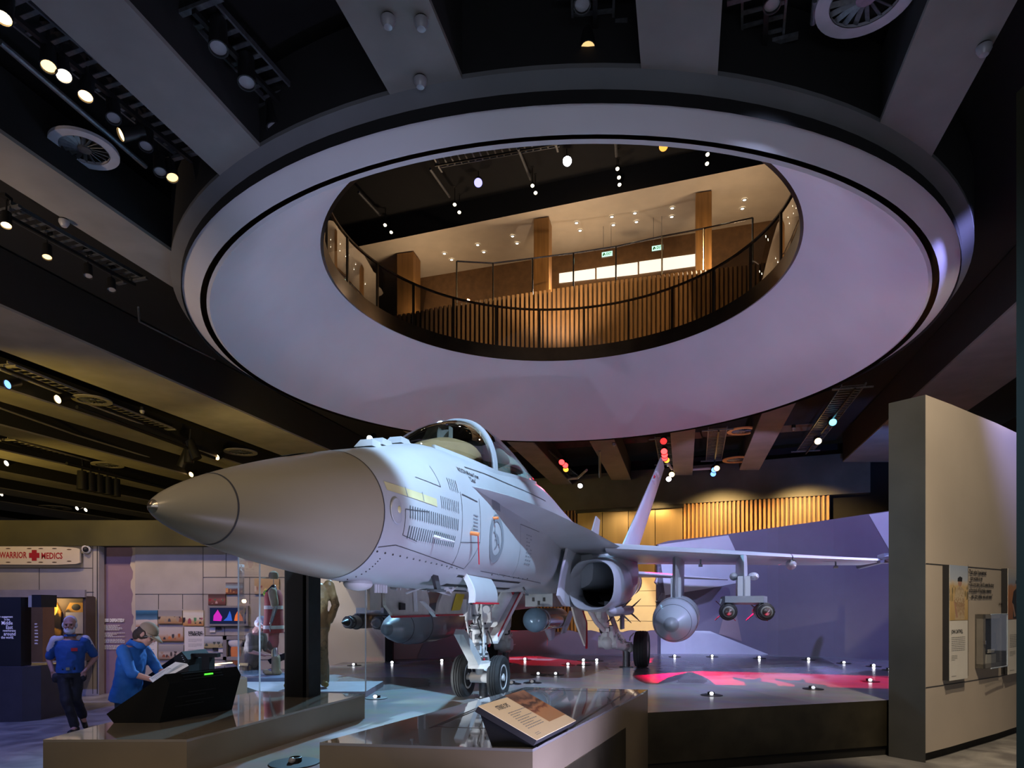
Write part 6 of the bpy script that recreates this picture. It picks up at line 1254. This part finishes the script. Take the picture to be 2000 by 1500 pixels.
# ---- floor uplights
UL=[(692,1300,3,'w'),(767,1296,9,'w'),(864,1292,12,'w'),(1026,1289,12,'w'),(1140,1291,9,'w'),(1166,1291,12,'w'),(1318,1283,12,'w'),(1391,1283,6,'w'),(1483,1286,14,'w'),(1579,1289,12,'w'),(1648,1296,4,'w'),(1706,1302,14,'w'),(1738,1309,12,'w'),(1052,1318,1.2,'m'),(1086,1318,1.2,'m'),(1110,1299,6,'m'),(1140,1299,6,'m'),(1000,1336,.2,'m'),(1040,1334,.2,'m'),(1390,1358,2,'f'),(1588,1346,.8,'f'),(1699,1331,3,'f'),(735,1364,1.5,'f'),(575,1491,.0,'n')]
cnt={}
for x,y,s,k in sorted(UL):
    cnt[k]=cnt.get(k,0)+1
    lab={'w':'bright floor uplight along the foot of the graphic wall, %s from the left','m':'floor uplight in the middle of the stage beyond the nose wheels, %s from the left','f':'flush floor light near the front of the stage, %s from the left','n':'unlit black floor light between the two front plinths'}[k]
    p=onz(x,y,ST); o=thing('floor_uplight',lab%ORD[cnt[k]-1] if '%' in lab else lab,'floor light',p,0,'round lights set in the stage floor')
    R=.15 if k!='n' else .2
    mb=MB(); mb.lathe([(0,R),(.008,R*.97),(.009,.02)],(0,0,0),(0,0,1),28); mb.build('bezel',M['black'],o,30)
    mb=MB(); mb.lathe([(0,.05),(.035,.048),(.037,.04)],(.0,.03,.008),(0,0,1),16,0,True,False); mb.build('hood',M['black'],o,30)
    mb=MB(); mb.ball((-.01,-.03,.03),(.028,.028,.024),12,8); mb.build('lens',emis('uplight_lens',(.9,.92,1),s*1.2) if s>.1 else M['lensoff'],o)
# ---- upper level fittings
RB=RI+.05
o=thing('ring_balustrade','curved glass balustrade with bronze posts around the round opening above the jet','balustrade',(DC[0],DC[1],ZO+.36))
n=24
def rp_(a,r,z): return Vector((r*math.cos(a),r*math.sin(a),z))
for i in range(n):
    a0=2*PI*(i+.12)/n; a1=2*PI*(i+1.12)/n
    mb=MB(); mb.loft([[rp_(a0+(a1-a0)*j/8,RB,.02) for j in range(9)],[rp_(a0+(a1-a0)*j/8,RB,1.1) for j in range(9)]],False,False,False); mb.build('glass_pane',M['balglass'],o,60)
    mb=MB(); p=rp_(a0,RB,0); mb.box((p.x,p.y,.56),(.05,.05,1.12),a0); mb.build('post',M['bronze'],o,0)
mb=MB(); mb.lathe([(-.02,RB-.03),(.02,RB-.03),(.02,RB+.03),(-.02,RB+.03),(-.02,RB-.03)],(0,0,1.13),(0,0,1),96,0,False,False); mb.build('handrail',M['bronze'],o)
o=thing('mezzanine_balustrade','straight glass balustrade with steel posts on the level above the slatted wall','balustrade')
bp=[(892,575),(963,578),(1040,568),(1120,558),(1203,546),(1293,528),(1374,515),(1470,498)]
prev=None
for x,y in bp:
    p=sp(x)*1.03; p.z=0; zb_=CZ+(HZ-y)/FOC*p.y; a=Vector((p.x,p.y,zb_-.3)); b_=Vector((p.x,p.y,zb_+1.15))
    mb=MB(); mb.cyl(a,b_,.03,.03,8); mb.build('post',M['chrome'],o)
    if prev:
        mb=MB(); mb.quad(prev[0],a,b_,prev[1]); mb.build('glass_pane',M['balglass'],o,0); mb=MB(); mb.cyl(prev[1],b_,.028,.028,8); mb.build('handrail',M['chrome'],o)
    prev=(a,b_)
dl=[(936,469),(1118,438),(868,497),(1008,470),(1001,512-20),(942,492),(882,507),(1126,436),(1132,450),(1195,423),(1198,439),(1240,417),(1242,433),(1313,406),(1311,423),(1454,390),(1451,407),(900,515),(1009,476)]
seen=set(); k2=0
for x,y in sorted([(933,478),(945,492),(868,495),(882,507),(1001,461),(1010,475),(1126,435),(1133,450),(1195,423),(1198,439),(1240,416),(1243,433),(1313,406),(1312,423),(1454,390),(1450,407)]):
    p=up(x,y,HU-.02); o=thing('downlight','small round downlight in the upper cream ceiling, %s from the left'%ORD[k2],'downlight',p,0,'downlights in the upper ceiling'); k2+=1
    mb=MB(); mb.lathe([(0,.09),(-.02,.085),(-.02,.06)],(0,0,0),(0,0,1),16,0,False,False); mb.build('trim_ring',M['lensoff'],o); mb=MB(); mb.lathe([(-.012,.06),(-.011,.001)],(0,0,0),(0,0,1),16,0,False,False); mb.build('lens',lensmat((1,.85,.6),6),o)
for i,(x,y,c,lab) in enumerate(((934,357,(.36,.34,1),'brilliant blue-violet spotlight in the black upper ceiling'),(1108,315,(1,.95,.9),'brilliant white spotlight in the black upper ceiling'),(1296,286,(1,.42,.07),'brilliant orange spotlight in the black upper ceiling'))):
    o=spot_fix(lab,x,y,HU+.35,c,(2.2,60,1.7)[i],(0,-.75,-.65),.17,.4,None,.5)
for i,(x,y) in enumerate(((752,440),(764,454),(888,400),(897,415),(1040,363),(1046,377),(1206,330),(1209,347),(1210,361),(1382,302),(1381,320))):
    spot_fix('small white spotlight on a rod under the black upper ceiling, %s from the left'%ORD[i],x,y,HU+.2,(1,.9,.6),10,(0,-.6,-.8),.07,.2,'small upper spotlights',.6)
for i,(x0,y0,x1,y1) in enumerate(((840,330,878,384),(1012,290,1036,350),(700,375,742,420),(1202,275,1204,305))): pipe('thin rail under the black upper ceiling, %s'%['second from the left','beside the white spotlight','leftmost','beside the orange spotlight'][i],[(x0,y0),(x1,y1)],HU+.6,.05)
tray('cable tray crossing the black upper ceiling',850,318,1090,275,HU+.7,.5,.25,None)
for i,(x,y) in enumerate(((1175,497),(1267,485))):
    p=bwp(x,y,1.6); o=thing('exit_sign','glowing green exit sign hanging upstairs, the %s one'%('left','right')[i],'sign',p,math.atan2(bd.y,bd.x)); mb=MB(); mb.box((0,0,0),(.42,.06,.2)); mb.build('sign_box',M['lensoff'],o,0)
    mb=MB(); mb.box((0,-.033,0),(.4,.008,.18)); mb.build('face',emis('exit_face_pale',(.55,1,.75),1.6),o,0)
    mb=MB(); 
    letters(mb,'EXIT',Vector((.07,-.038,0)),(1,0,0),(0,0,1),.14,.001,'CENTER',.7,.004); mb.poly([(-.17,-.039,-.05),(-.12,-.039,-.05),(-.1,-.039,.0),(-.07,-.039,-.05),(-.05,-.039,-.04),(-.09,-.039,.05),(-.13,-.039,.06),(-.16,-.039,.01)]); mb.build('lettering',mat('exit_green',(.01,.25,.08),.5),o,0)
    mb=MB(); 
    for q in(-.15,.15): mb.cyl((q,0,.1),(q,0,1.5),.008,.008,6)
    mb.build('hanger',M['steel'],o,0)
# ================================================================== LIGHT
def spot(name,loc,to,col,e,ang=40,blend=.3,r=.08):
    l=bpy.data.lights.new(name,'SPOT'); l.energy=e; l.color=col; l.spot_size=math.radians(ang); l.spot_blend=blend; l.shadow_soft_size=r
    o=bpy.data.objects.new(name,l); C.objects.link(o); o.location=loc; d=Vector(to)-Vector(loc); o.rotation_euler=d.to_track_quat('-Z','Y').to_euler(); return o
def area(name,loc,to,col,e,sx,sy):
    l=bpy.data.lights.new(name,'AREA'); l.energy=e; l.color=col; l.shape='RECTANGLE'; l.size=sx; l.size_y=sy
    o=bpy.data.objects.new(name,l); C.objects.link(o); o.location=loc; d=Vector(to)-Vector(loc); o.rotation_euler=d.to_track_quat('-Z','Y').to_euler(); return o
def point(name,loc,col,e,r=.1):
    l=bpy.data.lights.new(name,'POINT'); l.energy=e; l.color=col; l.shadow_soft_size=r; o=bpy.data.objects.new(name,l); C.objects.link(o); o.location=loc; return o
K=1.0
# cool key on cockpit, intakes and floor
spot('key_cockpit',(2.2,3.2,8.2),(-.3,7.2,2.8),(.46,.7,1),5200,30,.2)
spot('key_intake',(3.2,5.0,8.2),(2.3,11.8,2.2),(.55,.65,1),3200,44,.5)
spot('lavender_wing',(8.0,11.8,5.0),(4.0,13.5,2.2),(.5,.5,1),1500,80,.6)
spot('cyan_tank',(-4.5,10.9,7.6),(-1.75,12.4,1.6),(.4,.78,1),3600,24,.35)
spot('floor_cool',(-2.0,17.0,7.9),(0,10.5,.8),(.33,.68,1),6500,70,.4)
spot('gear_white',(-1.9,8.2,.86),(-.1,9.6,1.75),(.9,.95,1),130,75,.5,.02)
# violet graphic wall
spot('wall_violet',(7.0,8.0,7.8),(7.2,15.8,2.2),(.36,.36,1),2600,70,.7)
spot('wall_pale',(2.0,9.5,8.0),(5.0,17,1.6),(.65,.75,1),900,45,.6)
# red wash on tail and floor
spot('red_left',(-4.0,20.5,7.3),(1.3,15.5,.73),(1,.0,.03),9000,26,.2)
spot('red_right',(5.2,23.0,7.3),(5.2,13.6,.8),(1,.0,.07),30000,28,.35)
# warm wash on the radome and left plinths
spot('radome_warm',(-6.0,1.0,7.9),(-1.6,4.8,2.6),(1,.72,.42),430,40,.6)
spot('radome_soft',(-.5,-2.5,7.5),(-1.3,4.6,2.4),(1,.8,.58),560,36,.8,.5)
spot('plinth_warm',(1.8,-1.5,7.8),(-.2,5,1.0),(1,.72,.42),700,50,.6,.2)
spot('reading_panel_lamp',(1.6,3.6,7.8),(.1,4.9,1.2),(1,.72,.4),190,9,.3)
# white drum and soffit, lit from below and across
for i,(x,y,e) in enumerate(((-6.5,12.0,310),(8.6,13.0,290),(1.2,16.9,60),(3.5,6.0,160),(-5.2,5.6,160))):
    spot('soffit_up_%d'%i,(x,y,1.2),(DC[0]+(x-DC[0])*-.25,DC[1]+(y-DC[1])*-.2,8.4),[(.66,.7,1),(.76,.72,1),(.85,.75,.95),(.8,.76,1),(.8,.78,1)][i],e*1.0,85,[.2,.25,.8,.8,.8][i],.03)
spot('drum_front',(.9,.5,.6),(.9,7.5,7.4),(.95,.86,.93),60,70,.8,.05)
# ceiling wash
area('ceiling_wash',(0,-1.5,3.2),(0,4,8),(.75,.82,1),70,6,1)
# yellow gallery ceiling, warm gallery walls, blue floor
spot('yellow_beams_1',(-13,13.5,4.2),(-11,22,7.6),(1,.66,.08),800,110,.7,.2)
spot('yellow_beams_2',(-20,22,4.2),(-16,30,7.6),(1,.66,.12),900,120,.7,.2)
spot('yellow_beams_3',(-7,17,4.2),(-7,26,7.6),(1,.7,.2),450,110,.7,.2)
spot('beam_brown',(-9.5,5.0,3.5),(-10,10,7.6),(1,.72,.48),1300,100,.8,.2)
spot('spine_board_lamp',(-9.6,11.8,6.5),(-9.8,14.8,3.0),(1,.72,.38),360,60,.6)
spot('gallery_lamp_1',(-7.3,11.6,6.4),(-7.2,15,2.2),(1,.72,.4),420,60,.6)
spot('gallery_lamp_2',(-5.4,12.0,6.4),(-5.6,15,2.1),(1,.72,.42),360,55,.6)
spot('end_wall_lamp',(-3.2,11.3,6.8),(-3.2,14.8,1.9),(1,.93,.78),620,38,.5)
spot('blue_floor',(-9,7.0,7.6),(-8.0,11,0),(.22,.28,1),1500,80,.7)
spot('visitor_fill',(-4.5,3.0,6.5),(-5.8,9.4,1.2),(.7,.65,1),300,36,.7)
spot('visitor_warm',(-2.6,10.2,6.8),(-4.6,8.3,1.3),(1,.8,.6),240,45,.7)
point('showcase_fill',(-10.0,14.43,2.1),(1,.7,.3),14,.05)  # added unseen point light, brightens the boards inside the case
# right curved wall
spot('right_wall_warm',(4.6,4.5,7.6),(6.5,9.3,2.4),(1,.82,.58),1300,50,.6)
spot('right_floor_warm',(4.2,3.0,7.5),(4.5,6.8,0),(1,.8,.58),700,60,.7)
# far wall
spot('slat_wall',(7.6,25.7,6.8),(8.6,27.7,4.0),(1,.62,.22),1500,110,.6)
spot('slat_wall_right',(10.6,24.5,6.8),(11.6,26.4,4.0),(1,.62,.22),1300,110,.6)
spot('slat_wall_left',(5.6,27.9,6.8),(6.1,28.9,4.0),(1,.62,.22),500,116,.5)
spot('door_wall',(4.0,28.2,6.8),(4.4,29.4,3.5),(1,.7,.33),420,110,.6)
spot('low_wall_glow',(3.0,24.0,5.5),(4.6,29.6,1.6),(1,.82,.5),1500,34,.4)
spot('blue_beam',(11.0,18.5,3.5),(12.3,23.5,7.6),(.1,.3,1),700,50,.7)
spot('right_beam_grey',(6.5,8.0,4.9),(9.5,16,7.6),(1,.85,.6),260,60,.8)
spot('mauve_beam',(7.2,19.5,3.0),(8.0,24,7.6),(.75,.55,1),500,50,.6)
spot('beam_ends',(3,16.6,2.0),(3.0,23.5,7.6),(1,.75,.5),900,45,.6)
spot('fill_low',(1.5,4.0,.3),(-1.0,6.2,2.0),(.62,.6,1),480,80,.7,.3)  # added fill out of view, stands in for floor bounce under the jet
spot('red_spine',(1.9,24.5,7.2),(.9,11.0,3.7),(1,.02,.05),6000,14,.5)
# upper level
for i,(x,y,e) in enumerate(((-3.5,26.5,420),(2.0,24.6,420),(7.5,22.4,420))): point('upper_%d'%i,(x,y,13.6),(1,.72,.45),e*.42,.3)
spot('upper_slats',(2.5,15.0,16.8),(3.2,23,11.2),(1,.6,.22),1100,75,.7)
spot('upper_ceiling_up',(1.5,21.0,11.0),(2.0,26.0,16.4),(1,.76,.55),330,110,.8)
# dim ambient from the rest of the museum behind the camera
w=bpy.data.worlds.new('museum_ambient'); bpy.context.scene.world=w; w.use_nodes=True; bg=w.node_tree.nodes['Background']; bg.inputs[0].default_value=(.66,.68,.8,1); bg.inputs[1].default_value=.18
# ================================================================== CAMERA
cd=bpy.data.cameras.new('camera'); cam=bpy.data.objects.new('camera',cd); C.objects.link(cam); cam.location=(0,0,CZ); cam.rotation_euler=(PI/2,0,0)
cd.sensor_fit='HORIZONTAL'; cd.sensor_width=36; cd.lens=36*FOC/2000; cd.shift_x=0; cd.shift_y=(HZ-750)/2000; cd.clip_end=200
sc=bpy.context.scene; sc.camera=cam
sc.view_settings.view_transform='Standard'; sc.view_settings.look='None'; sc.view_settings.exposure=0.0
sc.cycles.use_denoising=True; sc.cycles.max_bounces=5; sc.cycles.adaptive_threshold=.025; sc.cycles.transparent_max_bounces=12; sc.cycles.sample_clamp_indirect=4; sc.cycles.use_light_tree=True
